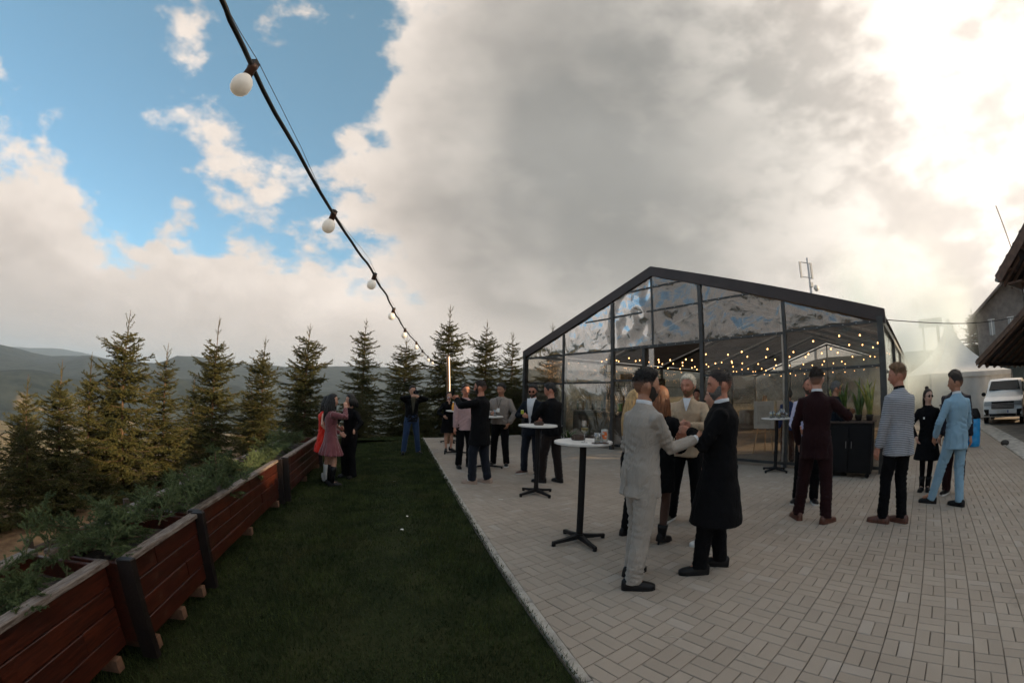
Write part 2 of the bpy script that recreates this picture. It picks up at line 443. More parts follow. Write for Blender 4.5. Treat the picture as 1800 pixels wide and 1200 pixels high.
def paving():
    slab = MB()
    corners = [K0 + KD_ * -9, FE, FE + AX * 46, TR + BX * BRIGHT + AX * 36, TR + BX * BRIGHT + AX * -22]
    slab.prism([(p[0], p[1], -.30) for p in corners], (0, 0, .288))
    joint = mat('paving_joint_sand', (.14, .115, .09), .95, vary=.3, vscale=30, bump=.3, bscale=200)
    far_paving = bpy.data.materials.new('paving_distance'); far_paving.use_nodes = True
    t = NT(far_paving.node_tree); b = t.n['Principled BSDF']
    g = t.node('ShaderNodeNewGeometry').outputs['Position']
    t.link(t.mix(t.step(t.noise(g, 7, 5, .7), .35, .65), rgb((.31, .265, .22)), rgb((.375, .322, .27))), b.inputs['Base Color']); b.inputs['Roughness'].default_value = .85
    base = slab.build('terrace_paving', joint); tag(base, 'beige brick terrace laid in basket-weave pairs around the glass tent', kind='structure')
    base['kind'] = 'structure'
    S = .2; i0, j0 = -1.1458, 14.6955
    gap = .0045
    cells = []
    for i in range(-90, 60):
        for j in range(-60, 110):
            bc = (i + i0 + .5) * S; ac = (j + j0 + .5) * S
            P = BX * bc + AX * ac
            if P[1] < -.6 or P[0] < -4.2: continue
            D = math.hypot(P[0], P[1])
            if D > 19: continue
            if float((P - TR) @ BX) > BRIGHT + .1 or float((P - TR) @ BX) < BFAR - .1: continue
            if float((P - K0) @ KN) > .15: continue
            along_a = (i + j) % 2 == 0
            for h in (-1, 1):
                cpos = P + (BX if along_a else AX) * h * S / 4
                cells.append((D, cpos, along_a))
    rng = random.Random(3)
    singles, mass = [], []
    for D, c, al in sorted(cells, key=lambda q: q[0]):
        az = math.degrees(math.atan2(c[0], c[1])); el = math.degrees(math.atan2(-CAMH, D))
        pe = float((c - K0) @ KN); rb = float((c - TR) @ BX)
        inner = pe < -.34 and rb < BRIGHT - .3 and rb > BFAR + .2
        inview = (az < 74 and el > -40 and c[1] > .4) and (el > -27 - 12 * math.cos(R(az)))
        if inner and inview and len(singles) < 300: singles.append((c, al))
        else: mass.append((c, al, D))
    me = MB().cbox((.2 - gap, .1 - gap, .06), .004).mesh('brick', M_BRICK1)
    ang_a = math.atan2(AX[1], AX[0])
    for c, al in singles:
        o = link('brick', me, base); o.location = (c[0] + rng.uniform(-.001, .001), c[1] + rng.uniform(-.001, .001), -.06 + rng.uniform(-.0012, .0012))
        o.rotation_euler = (rng.uniform(-.006, .006), rng.uniform(-.006, .006), ang_a + (0 if al else math.pi / 2) + rng.uniform(-.006, .006))
    V, F, T = [], [], []
    for c, al, D in mass:
        u, w = (AX, BX) if al else (BX, AX)
        hl, hw = .1 - gap / 2, .05 - gap / 2
        pe = float((c - K0) @ KN); rb = float((c - TR) @ BX)
        poly = [c + u * a * hl + w * b_ * hw for a, b_ in ((-1, -1), (1, -1), (1, 1), (-1, 1))]
        if pe > -.34: poly = clip_half(poly, K0 - KN * .075, -KN)
        if rb > BRIGHT - .3: poly = clip_half(poly, TR + BX * (BRIGHT - .003), -BX)
        if rb < BFAR + .3: poly = clip_half(poly, TR + BX * (BFAR + .003), BX)
        if len(poly) < 3: continue
        cen = sum(poly) / len(poly)
        area = 0
        for k in range(len(poly)):
            a, b_ = poly[k] - cen, poly[(k + 1) % len(poly)] - cen; area += a[0] * b_[1] - a[1] * b_[0]
        if abs(area) < .0008: continue
        if area < 0: poly = poly[::-1]
        tone = rng.random(); dz = rng.uniform(-.0012, .0012); o = len(V); n = len(poly)
        for z, sh in ((-.03, 0.), (-.004, 0.), (0., .004)):
            for p in poly:
                q = p + (cen - p) * (sh / max(.03, np.linalg.norm(cen - p))) * 1.2
                V.append((q[0], q[1], z + dz)); T.append(tone)
        for k in range(n):
            k2 = (k + 1) % n
            F.append((o + k, o + k2, o + n + k2, o + n + k)); F.append((o + n + k, o + n + k2, o + 2 * n + k2, o + 2 * n + k))
        F.append(tuple(o + 2 * n + k for k in range(n)))
    me = bpy.data.meshes.new('brick_field'); me.from_pydata(V, [], F); me.materials.append(M_BRICKN)
    at = me.attributes.new('tone', 'FLOAT', 'POINT'); at.data.foreach_set('value', np.array(T, np.float32))
    o = link('brick_field', me, base); o['kind'] = 'stuff'
    fs = MB()
    # beyond the single bricks the paving runs on under tent and yard
    V2 = []
    pts = [TR + BX * BFAR + AX * 10.2, TR + BX * BFAR + AX * 30, TR + BX * BRIGHT + AX * 30, TR + BX * BRIGHT + AX * 10.2]
    fs.add([(p[0], p[1], -.0045) for p in pts], [(0, 1, 2, 3)])
    fs.build('far_paving', far_paving, base)
    # concrete kerb along the lawn: one edging stone per metre
    km = mat('kerb_concrete', (.34, .31, .27), .85, vary=.25, vscale=9, bump=.4, bscale=120)
    kme = MB().cbox((.992, .065, .3), .006).mesh('kerb_stone', km)
    kerb = thing('lawn_kerb', 'pale concrete edging between dark lawn and brick terrace', 'kerb', (0, 0, 0)); kerb['kind'] = 'structure'
    a0 = math.atan2(KD_[1], KD_[0])
    for k in range(-4, 12):
        p = kp(k + .5, -.04); o = link('kerb_stone', kme, kerb); o.location = (p[0], p[1], -.295); o.rotation_euler = (0, 0, a0 + rng.uniform(-.004, .004))
    # far edge and right edge
    for k in range(0, 16):
        p = FE + AX * (k + .5) - BX * .04; o = link('kerb_stone', kme, kerb); o.location = (p[0], p[1], -.296); o.rotation_euler = (0, 0, ang_a)
    for k in range(-16, 16):
        p = TR + BX * (BRIGHT + .04) + AX * (k + .5); o = link('kerb_stone', kme, kerb); o.location = (p[0], p[1], -.29); o.rotation_euler = (0, 0, ang_a + rng.uniform(-.003, .003))
    # pale gutter and the yard road beyond it
    gut = MB()
    q = [TR + BX * (BRIGHT + .08) + AX * -18, TR + BX * (BRIGHT + .08) + AX * 17, TR + BX * (BRIGHT + .75) + AX * 17, TR + BX * (BRIGHT + .75) + AX * -18]
    gut.prism([(p[0], p[1], -.2) for p in q], (0, 0, .185))
    tag(gut.build('gutter', mat('gutter_concrete', (.42, .39, .35), .85, vary=.35, vscale=4, bump=.5, bscale=50, detail=7)), 'pale concrete drainage strip along the terrace edge', kind='structure')
    rd = MB()
    q = [TR + BX * (BRIGHT + .75) + AX * -18, TR + BX * (BRIGHT + .75) + AX * 17, TR + BX * -2.2 + AX * 17, TR + BX * -2.2 + AX * 30, TR + BX * 16 + AX * 30, TR + BX * 16 + AX * -18]
    rd.prism([(p[0], p[1], -.32) for p in q], (0, 0, .295))
    tag(rd.build('yard_road', mat('yard_gravel', (.17, .145, .12), .95, vary=.35, vscale=2.5, bump=.6, bscale=70, detail=8)), 'brown compacted yard beside the dark chalet', kind='structure')
paving()

# ---- lawn
def lawn():
    gm = mat('lawn_soil_green', (.014, .020, .007), .95, vary=.5, vscale=1.6, spec=.1, bump=.5, bscale=90, col2=(.038, .040, .016))
    b = MB(); NAl, NPe = 60, 16
    vs, fs = [], []
    for i in range(NAl + 1):
        for j in range(NPe + 1):
            al = -5 + 17.2 * i / NAl; pe = .0 + 3.5 * j / NPe
            p = kp(al, pe); vs.append((p[0], p[1], -.035 - .08 * pe + .012 * noise.noise((p[0] * 1.3, p[1] * 1.3, 0))))
    for i in range(NAl):
        for j in range(NPe): a = i * (NPe + 1) + j; fs.append((a, a + 1, a + NPe + 2, a + NPe + 1))
    b.add(vs, fs); o = b.build('lawn', gm, smooth=True); tag(o, 'dark mown lawn between planters and brick terrace', kind='structure')
    b = MB(); q = [FE + BX * -.08 + AX * -2.5, FE + BX * -.08 + AX * 30, FE + BX * -3.2 + AX * 30, FE + BX * -3.2 + AX * -2.5]
    b.add([(p[0], p[1], -.06 - (.5 if k > 1 else 0)) for k, p in enumerate(q)], [(0, 1, 2, 3)])
    tag(b.build('verge', gm), 'grass verge under the far spruces', kind='structure')
    m = bpy.data.materials.new('grass_blade'); m.use_nodes = True; t = NT(m.node_tree); bs = t.n['Principled BSDF']
    g = t.node('ShaderNodeNewGeometry').outputs['Position']
    c = t.mix(t.step(t.noise(g, 2.6, 5, .65), .35, .68), rgb((.017, .029, .008)), rgb((.050, .066, .018)))
    c = t.mix(t.step(t.noise(g, 60, 3, .7), .55, .75, 0, .55), c, rgb((.10, .085, .035)))
    c = t.mix(t.step(t.noise(g, .9, 5, .7), .52, .70, 0, .65), c, rgb((.085, .075, .030)))     # trodden, yellowed patches
    t.link(c, bs.inputs['Base Color']); bs.inputs['Roughness'].default_value = .7; bs.inputs['Specular IOR Level'].default_value = .2
    rg = np.random.default_rng(5); N = 230000
    u = rg.random(N); al = -2.2 + 15.0 * u ** 1.9; pe = rg.random(N) * 3.33 - .028
    # mown stripes: blades lean by stripe
    P = K0[None] + KD_[None] * al[:, None] + KN[None] * pe[:, None]
    near = np.hypot(P[:, 0], P[:, 1]); far = P[:, 1]

    h = rg.uniform(.018, .045, N) * (1 + .25 * np.sin(pe * 5)) * np.where(rg.random(N) < .04, 1.7, 1.); w = rg.uniform(.0022, .0042, N) * np.clip(near / 3., 1, 4)
    a = rg.random(N) * 2 * np.pi; lean = rg.normal(0, .014, (N, 2)); z0 = -.036 - .08 * np.maximum(pe, 0) + .03 * (pe < .004)
    b0 = np.stack([P[:, 0] - np.cos(a) * w, P[:, 1] - np.sin(a) * w, z0], 1); b1 = np.stack([P[:, 0] + np.cos(a) * w, P[:, 1] + np.sin(a) * w, z0], 1)
    tp = np.stack([P[:, 0] + lean[:, 0], P[:, 1] + lean[:, 1], z0 + h], 1)
    V = np.stack([b0, b1, tp], 1).reshape(-1, 3); F = np.arange(3 * N).reshape(-1, 3)
    o = link('grass', raw_mesh('grass', V, F, m)); tag(o, 'short dark green grass of the lawn', 'grass', kind='stuff')
    # a few bits of litter and fallen petals
    lm = mat('petal_paper', (.75, .72, .66), .8)
    for k, (al_, pe_, s) in enumerate(((3.0, .83, .02), (3.5, .75, .022), (5.6, .9, .03), (8.2, 1.5, .03))):
        p = kp(al_, pe_); b = MB(); b.add([(-s, -s * .5, 0), (s, -s * .3, .004), (s * .7, s * .6, .012), (-s * .6, s * .5, .006)], [(0, 1, 2, 3)])
        o = b.build('paper_scrap', lm); o.location = (p[0], p[1], -.08 * pe_ + .005); o.rotation_euler = (.1, .2, k * 1.3)
        tag(o, ['tiny white scrap on the lawn, lower of the near pair', 'tiny white scrap on the lawn, upper of the near pair', 'tiny white scrap in the middle of the lawn', 'tiny white scrap on the lawn by the two women'][k], 'litter', 'white scraps on the lawn')
    b = MB(); b.tube([(0, 0, .004), (.06, .01, .004)], .004, 6)
    o = b.build('cigarette_end', lm); o.location = (-.13, 6.0, 0); tag(o, 'small white stub lying on the paving near the kerb', 'litter')
    tw = mat('dry_twig', (.52, .46, .38), .8)
    b = MB(); b.tube([(0, 0, .003), (.05, .012, .006), (.13, .0, .004)], .0022, 5)
    o = b.build('twig', tw); o.location = (1.02, 2.33, 0); o.rotation_euler = (0, 0, -.5); tag(o, 'pale dry straw lying on the near paving', 'twig')
lawn()

# ------------------------------------------------------------------ spruces
def needle_material(name, c0, c1):
    m = bpy.data.materials.new(name); m.use_nodes = True; t = NT(m.node_tree); b = t.n['Principled BSDF']
    g = t.node('ShaderNodeTexCoord').outputs['Object']
    c = t.mix(t.step(t.noise(g, 5.5, 4, .75), .3, .7), rgb(c0), rgb(c1))
    t.link(c, b.inputs['Base Color']); b.inputs['Roughness'].default_value = .6; b.inputs['Specular IOR Level'].default_value = .3
    return m
M_NEEDLE = needle_material('spruce_needles', (.026, .038, .012), (.125, .112, .034))  # noise colours stand in for shaded interior and golden sunlit highlights
M_CUT = needle_material('cut_fir_needles', (.034, .056, .022), (.115, .150, .060))
M_BARK = mat('spruce_bark', (.13, .080, .05), .9, vary=.4, vscale=14, bump=.6, bscale=60)
M_BARKD = mat('branch_bark', (.11, .07, .045), .9, vary=.3, vscale=20)
def needles_on(T0, TD, TL, TU, step, nl, nw, rg):
    """T0 starts, TD unit dirs, TL lengths, TU up vectors of twigs -> needle triangles (numpy)"""
    n = np.maximum(2, (TL / step).astype(int)); idx = np.repeat(np.arange(len(T0)), n)
    k = np.concatenate([np.arange(q) for q in n]); tt = (k + rg.random(len(k)) * .8) / np.repeat(n, n)
    base = T0[idx] + TD[idx] * (TL[idx] * tt)[:, None]
    side = np.cross(TD[idx], TU[idx]); side /= np.linalg.norm(side, axis=1)[:, None] + 1e-9
    up = np.cross(side, TD[idx])
    out = []
    for ang in (-.25, .95, math.pi - .95, math.pi + .25):
        a = ang + rg.normal(0, .35, len(idx))
        d = side * np.cos(a)[:, None] + up * np.sin(a)[:, None]
        f = d * .78 + TD[idx] * .62
        L = nl * rg.uniform(.65, 1.2, len(idx)) * (1 - .35 * tt)
        tip = base + f * L[:, None]
        wv = np.cross(f, d + rg.normal(0, .6, d.shape)); wv /= np.linalg.norm(wv, axis=1)[:, None] + 1e-9
        out.append(np.stack([base - wv * nw, base + wv * nw, tip], 1))
    return np.concatenate(out).reshape(-1, 3)
def unit(v): return v / (np.linalg.norm(v) + 1e-9)
def spruce_data(h, rad, seed, dens=1.):
    rg = np.random.default_rng(seed)
    T0, TD, TL, TU = [], [], [], []
    wood = MB()
    wood.tube([(0, 0, 0), (.01, 0, h * .5), (0, .01, h * .85), (0, 0, h)], [.045 * h / 4, .026 * h / 4, .010, .004], 7)
    limbs = MB()
    z = h * .05; zmax = h - .52
    bend = rg.normal(0, .03, 2)
    while z < zmax:
        fr = z / h
        nb = int(rg.integers(5, 8) * dens) if fr < .8 else int(rg.integers(4, 6))
        L0 = (rad * (1 - fr) ** .78 + .06) * rg.uniform(.72, 1.22)
        off = rg.random() * 6.28
        for k in range(nb):
            a = off + k * 6.28 / nb + rg.normal(0, .22); L = L0 * rg.uniform(.62, 1.22)
            if rg.random() < .05: L *= 1.35
            ho = np.array([math.cos(a), math.sin(a), 0])
            rise = (-.12 + .85 * fr ** 1.4) + rg.normal(0, .09)
            prev = np.array([0, 0, z + rg.normal(0, .04)])
            npts = max(3, int(L / .10)); pts = [prev]
            for s in range(1, npts + 1):
                q = s / npts; dd = unit(ho + np.array([0, 0, rise - .28 * math.sin(q * 3.1) + .55 * q * q * (.6 - .3 * fr)]))
                prev = prev + dd * (L / npts); pts.append(prev)
            pts = np.array(pts)
            limbs.tube([pts[0], pts[len(pts) // 2], pts[-1]], [.010 * L + .004, .006, .002], 4, caps=False)
            for s in range(len(pts) - 1):
                q = (s + .5) / npts; seg = pts[s + 1] - pts[s]; sl_ = np.linalg.norm(seg); d = seg / sl_
                T0.append(pts[s]); TD.append(d); TL.append(sl_); TU.append(np.array([0, 0, 1.]))
                if q < .08 and fr < .5: continue
                tl = min(.30, L * .45) * (1 - .6 * q) + .05
                sd = unit(np.cross(d, [0, 0, 1]))
                for sg in (-1, 1):
                    if rg.random() < .12: continue
                    td = unit(d * .75 + sd * sg * rg.uniform(.55, .95) + np.array([0, 0, rg.normal(-.12, .18)]))
                    st = pts[s] + seg * rg.random()
                    l1 = tl * rg.uniform(.6, 1.15)
                    T0.append(st); TD.append(td); TL.append(l1); TU.append(np.array([0, 0, 1.]))
                    if l1 > .13:                      # side twiglet
                        td2 = unit(td * .8 + d * .3 + np.array([0, 0, rg.normal(-.1, .3)]) - sd * sg * .3)
                        T0.append(st + td * l1 * .4); TD.append(td2); TL.append(l1 * .55); TU.append(np.array([0, 0, 1.]))
        z += (.085 + .035 * fr) * h / 4 * rg.uniform(.8, 1.2)
    # leader and the pale candles at its foot
    T0.append(np.array([0, 0, h - .54])); TD.append(np.array([0, 0, 1.])); TL.append(.46); TU.append(np.array([1., 0, 0]))
    for k in range(4):
        a = k * 1.57 + rg.random(); d = unit(np.array([math.cos(a), math.sin(a), 1.5]))
        T0.append(np.array([0, 0, h - (.40 if k % 2 else .26)])); TD.append(d); TL.append(rg.uniform(.12, .24)); TU.append(np.array([math.sin(a), -math.cos(a), 0]))
    V = needles_on(np.array(T0), np.array(TD), np.array(TL), np.array(TU), .020 / dens ** .5, .040, .0075, rg)
    crown = raw_mesh('crown', V, np.arange(len(V)).reshape(-1, 3), M_NEEDLE)
    return crown, wood.mesh('trunk', M_BARK, True), limbs.mesh('limbs', M_BARKD)
SPR = [spruce_data(4., 1.08, 11, 1.2), spruce_data(4., .92, 23, 1.2), spruce_data(4., 1.2, 37, 1.25), spruce_data(4., .80, 41, 1.2), spruce_data(4., 1.0, 59, 1.15)]
def spruce(x, y, zb, ztop, proto, label, rz, group, wid=1.):
    s = (ztop - zb) / 4.
    o = thing('spruce_tree', label, 'tree', (x, y, zb), rz, group); o.scale = (s * wid, s * wid, s)
    for nm, me in zip(('crown', 'trunk', 'branches'), SPR[proto]): link(nm, me, o)
    return o
GR1, GR2 = 'spruces along the planters', 'spruces behind the far lawn'
rows = [  # x, y, top z, prototype, label
    (-6.55, 2.5, 1.40, 3, 'young spruce cut by the left picture edge'),
    (-6.5, 3.2, 1.36, 4, 'short spruce with bare orange leader, second from the left edge'),
    (-6.45, 3.75, 1.62, 1, 'sunlit young spruce with forked top, third from the left edge'),
    (-6.9, 4.6, 1.80, 3, 'slim dark spruce left of the tallest tree of the planter row'),
    (-6.5, 5.05, 2.58, 2, 'tall broad spruce, tallest above the near planters'),
    (-6.5, 6.1, 2.14, 4, 'thin-topped spruce just right of the tallest planter-row tree'),
    (-6.5, 7.6, 2.92, 0, 'tall spruce with side arms above the fir-covered planter'),
    (-6.5, 9.6, 2.78, 1, 'medium spruce between two taller ones behind the sunlit planter end'),
    (-6.5, 12.1, 3.52, 2, 'dense tall spruce just left of the hugging women')]
for k, (x, y, zt, pr, lb) in enumerate(rows):
    spruce(x, y, -.95 - .03 * k, zt, pr, lb, k * 1.9, GR1, (1.05, 1.05, 1.05, 1.0, .92, 1.0, .9, .95, .95)[k])
for k, (x, y, zt, pr, lb) in enumerate([
    (-6.15, 16.4, 4.50, 3, 'slender spruce right of the hugging women'),
    (-4.1, 15.6, 3.65, 2, 'wide dark spruce behind the man in jeans'),
    (-2.55, 16.3, 5.1, 0, 'tallest spruce beside the fairy-light post'),
    (-1.1, 17.6, 4.75, 1, 'pointed spruce behind the man in grey bomber jacket'),
    (.04, 18.1, 4.35, 4, 'thin pale spruce left of the tent corner'),
    (1.9, 19.0, 4.95, 3, 'spruce tip rising behind the tent roof slope')]):
    spruce(x, y, -.55, zt, pr, lb, k * 2.3 + .7, GR2, (1.0, 1.2, .95, 1., 1., 1.)[k])
# filling trees lower on the slope behind
for k, (x, y, zt, pr, lb) in enumerate([
    (-8.9, 4.3, .9, 1, 'low spruce down the slope behind the left-edge trees'), (-9.0, 6.6, 1.1, 2, 'low spruce in shade behind the tallest planter-row tree'),
    (-8.6, 9.2, 1.5, 4, 'low spruce down the slope behind the fir-covered planter'), (-8.4, 11.8, 1.6, 0, 'low spruce down the slope behind the sunlit planter end'),
    (-8.2, 15., 2.2, 3, 'low spruce in the gap left of the slender one'), (-5.3, 14.0, 1.6, 4, 'bushy young spruce at the far end of the lawn'), (-3.2, 15.0, 1.5, 1, 'small bushy spruce filling the far lawn corner'),
    (.2, 16.9, 2.2, 2, 'bushy spruce low beside the tent left wall'), (-1.6, 16.0, 1.5, 4, 'low bushy spruce behind the far cocktail table')]):
    spruce(x, y, -1.5 if x < -8 else -.6, zt, pr, lb, k * 1.1, 'low spruces filling the gaps', 1.35)

# ------------------------------------------------------------------ planters
M_PLANK = bpy.data.materials.new('lacquered_plank'); M_PLANK.use_nodes = True
def plank_material(m):
    t = NT(m.node_tree); b = t.n['Principled BSDF']
    o = t.node('ShaderNodeTexCoord').outputs['Object']; rnd = t.node('ShaderNodeObjectInfo').outputs['Random']
    sh = t.node('ShaderNodeCombineXYZ'); t.link(t.math('MULTIPLY', rnd, 40.), sh.inputs[0]); t.link(t.math('MULTIPLY', rnd, 17.), sh.inputs[1])
    v = t.vmath('MULTIPLY', t.vmath('ADD', o, sh.outputs[0]), (2.2, 26, 26))
    g = t.noise(v, 1.6, 6, .65, .8)
    c = t.mix(t.step(g, .3, .72), rgb((.026, .0065, .0040)), rgb((.088, .020, .0095)))
    c = t.mix(t.step(rnd, .2, 1., 0, .45), c, rgb((.028, .007, .005)))
    c = t.mix(t.step(t.noise(o, 5, 6, .75), .58, .75, 0, .55), c, rgb((.10, .055, .035)))     # worn spots
    t.link(c, b.inputs['Base Color']); t.link(t.fmix(t.noise(o, 7, 3), .18, .5), b.inputs['Roughness'])
    bp = t.node('ShaderNodeBump'); bp.inputs['Strength'].default_value = .4; bp.inputs['Distance'].default_value = .004
    t.link(g, bp.inputs['Height']); t.link(bp.outputs[0], b.inputs['Normal'])
plank_material(M_PLANK)
M_TOPW = mat('weathered_top_board', (.085, .055, .04), .7, vary=.5, vscale=5, bump=.5, bscale=60, col2=(.25, .21, .18), stretch=(1.5, 12, 12), detail=7)
M_POSTD = mat('dark_stained_post', (.010, .006, .005), .5, vary=.4, vscale=8, bump=.3, bscale=50)
M_BLOCK = mat('raw_wood_block', (.13, .066, .038), .8, vary=.35, vscale=9, bump=.4, bscale=60)
M_SOIL = mat('planter_soil', (.05, .035, .025), .95, vary=.4, vscale=20, bump=.8, bscale=40)
A_K = math.atan2(KD_[1], KD_[0])
def planter(al0, al1, pe, label, boards, lean=.07, post0=True, post1=True, hgt=.53):
    """wooden trough; local x along the kerb, local y away from the lawn"""
    p = kp(al0, pe); L = al1 - al0; rg = random.Random(int(al0 * 100) + 7)
    o = thing('planter_box', label, 'planter', (p[0], p[1], -.08 * pe + .045), A_K, 'wooden planters along the lawn')
    o.rotation_euler = (-lean, 0, A_K)
    W = .62; nrow = 4; ph = hgt / nrow
    for side, y in ((0, 0.), (1, W)):
        for r_ in range(nrow):
            cuts = [0.] + (boards[r_ % len(boards)] if not side else [.5]) + [1.]
            for a, b_ in zip(cuts, cuts[1:]):
                m = MB(); q = rg.uniform(-.004, .004)
                m.cbox(((b_ - a) * L - .006, .034, ph - .011), .004, c=((a + b_) / 2 * L, 0, 0))
                k = m.build('plank', M_PLANK, o); k.location = (0, y + q, .07 + r_ * ph)
    for x in (.018, L - .018):
        m = MB(); m.cbox((.034, W - .05, hgt), .004); k = m.build('end_board', M_PLANK, o); k.location = (x, W / 2, .07)
    for y in (0., W):
        m = MB(); m.cbox((L + .02, .085, .032), .006); k = m.build('top_board', M_TOPW, o); k.location = (L / 2, y, hgt + .068)
    for on, x in ((post0, 0.), (post1, L)):
        if on:
            m = MB(); m.cbox((.055, .11, hgt + .13), .006); k = m.build('post', M_POSTD, o); k.location = (x, -.035, -.02)
    for x in (.12, L * .5, L - .15):
        m = MB(); m.cbox((.065, W + .05, .085), .004); k = m.build('foot_beam', M_BLOCK, o); k.location = (x, W / 2 - .01, -.03)
    m = MB(); N = 14
    vs = [(L * i / N, .03 + (W - .06) * j / 3, hgt - .04 + .03 * noise.noise((i * .7, j * .9, al0))) for i in range(N + 1) for j in range(4)]
    m.add(vs, [(i * 4 + j, i * 4 + 4 + j, i * 4 + 5 + j, i * 4 + 1 + j) for i in range(N) for j in range(3)]); m.build('soil', M_SOIL, o, True)
    return o
planter(-2.1, .42, 2.66, 'nearest planter, cut by the picture corner, with grey weathered top', [[.52], [.3, .86], [.62], [.4]], .10, False, False)
planter(.46, 1.52, 2.54, 'short planter with black corner posts, second from the camera', [[], [.72], [], [.35]], .10)
planter(1.58, 4.28, 2.62, 'long red planter with sunlit end and bare spruce sprig', [[.45], [.7], [.3], [.55]], .06, True, True)
planter(4.42, 7.3, 2.56, 'dark planter beyond the sunlit one, beside the hugging women', [[.5], [.3], [.7], [.5]], .05)

def cut_branch(seed, L=.75):
    rg = np.random.default_rng(seed); T0, TD, TL, TU = [], [], [], []
    n = 9; pts = [np.zeros(3)]; d = np.array([1., 0, .15])
    for k in range(n):
        d = unit(d + np.array([0, rg.normal(0, .10), rg.normal(-.01, .08)])); pts.append(pts[-1] + d * L / n)
    for k in range(n):
        seg = pts[k + 1] - pts[k]; l = np.linalg.norm(seg); dd = seg / l; T0.append(pts[k]); TD.append(dd); TL.append(l); TU.append(np.array([0, 0, 1.]))
        if k < 1: continue
        sd = unit(np.cross(dd, [0, 0, 1]))
        for sg in (-1, 1):
            tl = L * .36 * (1 - .62 * k / n) * rg.uniform(.7, 1.2); td = unit(dd * .8 + sd * sg * rg.uniform(.6, 1.) + np.array([0, 0, rg.normal(.05, .25)]))
            T0.append(pts[k]); TD.append(td); TL.append(tl); TU.append(np.array([0, 0, 1.]))
            for f, s2 in ((.35, 1), (.6, -1)):
                td2 = unit(td * .8 + np.cross(td, [0, 0, 1]) * s2 * .7 + np.array([0, 0, rg.normal(.0, .25)])); T0.append(pts[k] + td * tl * f); TD.append(td2); TL.append(tl * .45); TU.append(np.array([0, 0, 1.]))
    V = needles_on(np.array(T0), np.array(TD), np.array(TL), np.array(TU), .0062, .026, .0036, rg)
    w = MB(); w.tube([tuple(q) for q in pts], [.007 - .0006 * k for k in range(n + 1)], 5)
    return raw_mesh('needles', V, np.arange(len(V)).reshape(-1, 3), M_CUT), w.mesh('stem', M_BARKD, True)
CUT = [cut_branch(s, l) for s, l in ((1, .7), (2, .85), (3, .6), (4, .75))]
def lay_branches():
    rg = random.Random(12)
    spans = [(-1.6, .40, 3.0, 30, .49, 'cut fir branch heaped on the nearest planter'), (.42, 1.6, 2.88, 24, .53, 'cut fir branch heaped on the short planter with black posts'),
             (1.65, 4.1, 2.94, 46, .50, 'cut fir branch heaped on the long red planter'), (4.6, 7.0, 2.88, 24, .49, 'cut fir branch on the dark planter beyond')]
    for a0, a1, pe, n, z, lb in spans:
        for k in range(n):
            al = a0 + (a1 - a0) * (k + rg.random()) / n; p = kp(al, pe + rg.uniform(-.16, .20))
            o = thing('fir_branch', lb, 'fir branch', (p[0], p[1], -.08 * pe + .06 + z + rg.uniform(.0, .13)), 0, lb.replace('branch', 'branches'))
            o.rotation_euler = (rg.uniform(-.7, .7), rg.uniform(-.45, .08), A_K + rg.choice((0, math.pi)) + rg.uniform(-.55, .55))
            s = rg.uniform(.55, .85); o.scale = (s, s, s)
            for nm, me in zip(('needles', 'stem'), CUT[rg.randrange(4)]): link(nm, me, o)
    p = kp(2.9, 3.0)
    o = thing('fir_sprig', 'upright bare-stemmed spruce sprig sticking up from the long red planter', 'fir branch', (p[0], p[1], .40))
    st = MB(); st.tube([(0, 0, -.05), (.01, 0, .18), (-.01, .0, .36)], [.009, .007, .005], 6); st.build('stem', M_BARK, o, True)
    for k in range(7):
        q = link('twig', CUT[k % 4][0], o); q.location = (0, 0, .24 + .02 * k); q.rotation_euler = (0, -.45 + .12 * (k % 3), k * .95); q.scale = (.26, .30, .30)
lay_branches()

# ------------------------------------------------------------------ rail fence behind the planters
M_RAIL = mat('dark_fence_wood', (.055, .038, .028), .85, vary=.3, vscale=8, bump=.4, bscale=50)
def rail_fence():
    o = thing('rail_fence', 'dark wooden rail fence between planters and spruces', 'fence', (0, 0, 0))
    pts = [kp(a, 4.35) for a in np.arange(-.4, 9.6, 1.7)]
    zb = -.62
    for p in pts:
        m = MB(); m.tube([(0, 0, -.1), (0, 0, .62)], .045, 8); k = m.build('post', M_RAIL, o); k.location = (p[0], p[1], zb)
    for a, b in zip(pts, pts[1:]):
        for h in (.22, .5):
            m = MB(); d = b - a; m.tube([(0, 0, 0), (d[0] * .5, d[1] * .5, -.015), (d[0], d[1], 0)], .032, 7); k = m.build('rail', M_RAIL, o, True); k.location = (a[0], a[1], zb + h)
rail_fence()

# ------------------------------------------------------------------ clear-walled party tent
TW, TLEN, EAVE, RIDGE = 11.4, 22., 3.02, 4.98
T_ANG = math.atan2(-BX[1], -BX[0])
def tp(u, v, z=0.):
    q = TR - BX * u + AX * v; return (q[0], q[1], z)
def roof_z(u): return EAVE + (RIDGE - EAVE) * (1 - abs(u - TW / 2) / (TW / 2))
M_FRAME = mat('tent_dark_aluminium', (.055, .058, .06), .42, metal=.55, vary=.2, vscale=5)
M_ALU = mat('tent_bare_aluminium', (.42, .43, .44), .35, metal=.8, vary=.15, vscale=5)
M_FASCIA = mat('tent_brown_fascia', (.040, .027, .026), .5, vary=.2, vscale=3)
M_FILM = glassy('clear_pvc_film', (.78, .75, .71), .03, .06, .3, 1.6, (1., 1., .55), .34, .05)
M_FILMU = glassy('clear_pvc_gable_film', (.60, .58, .55), .17, .07, .75, 2.4, (1., 1., .7), .55, .12)
M_FILMW = glassy('milky_pvc_film', (.80, .79, .76), .22, .12, .5, 3., (1., 1., .4))
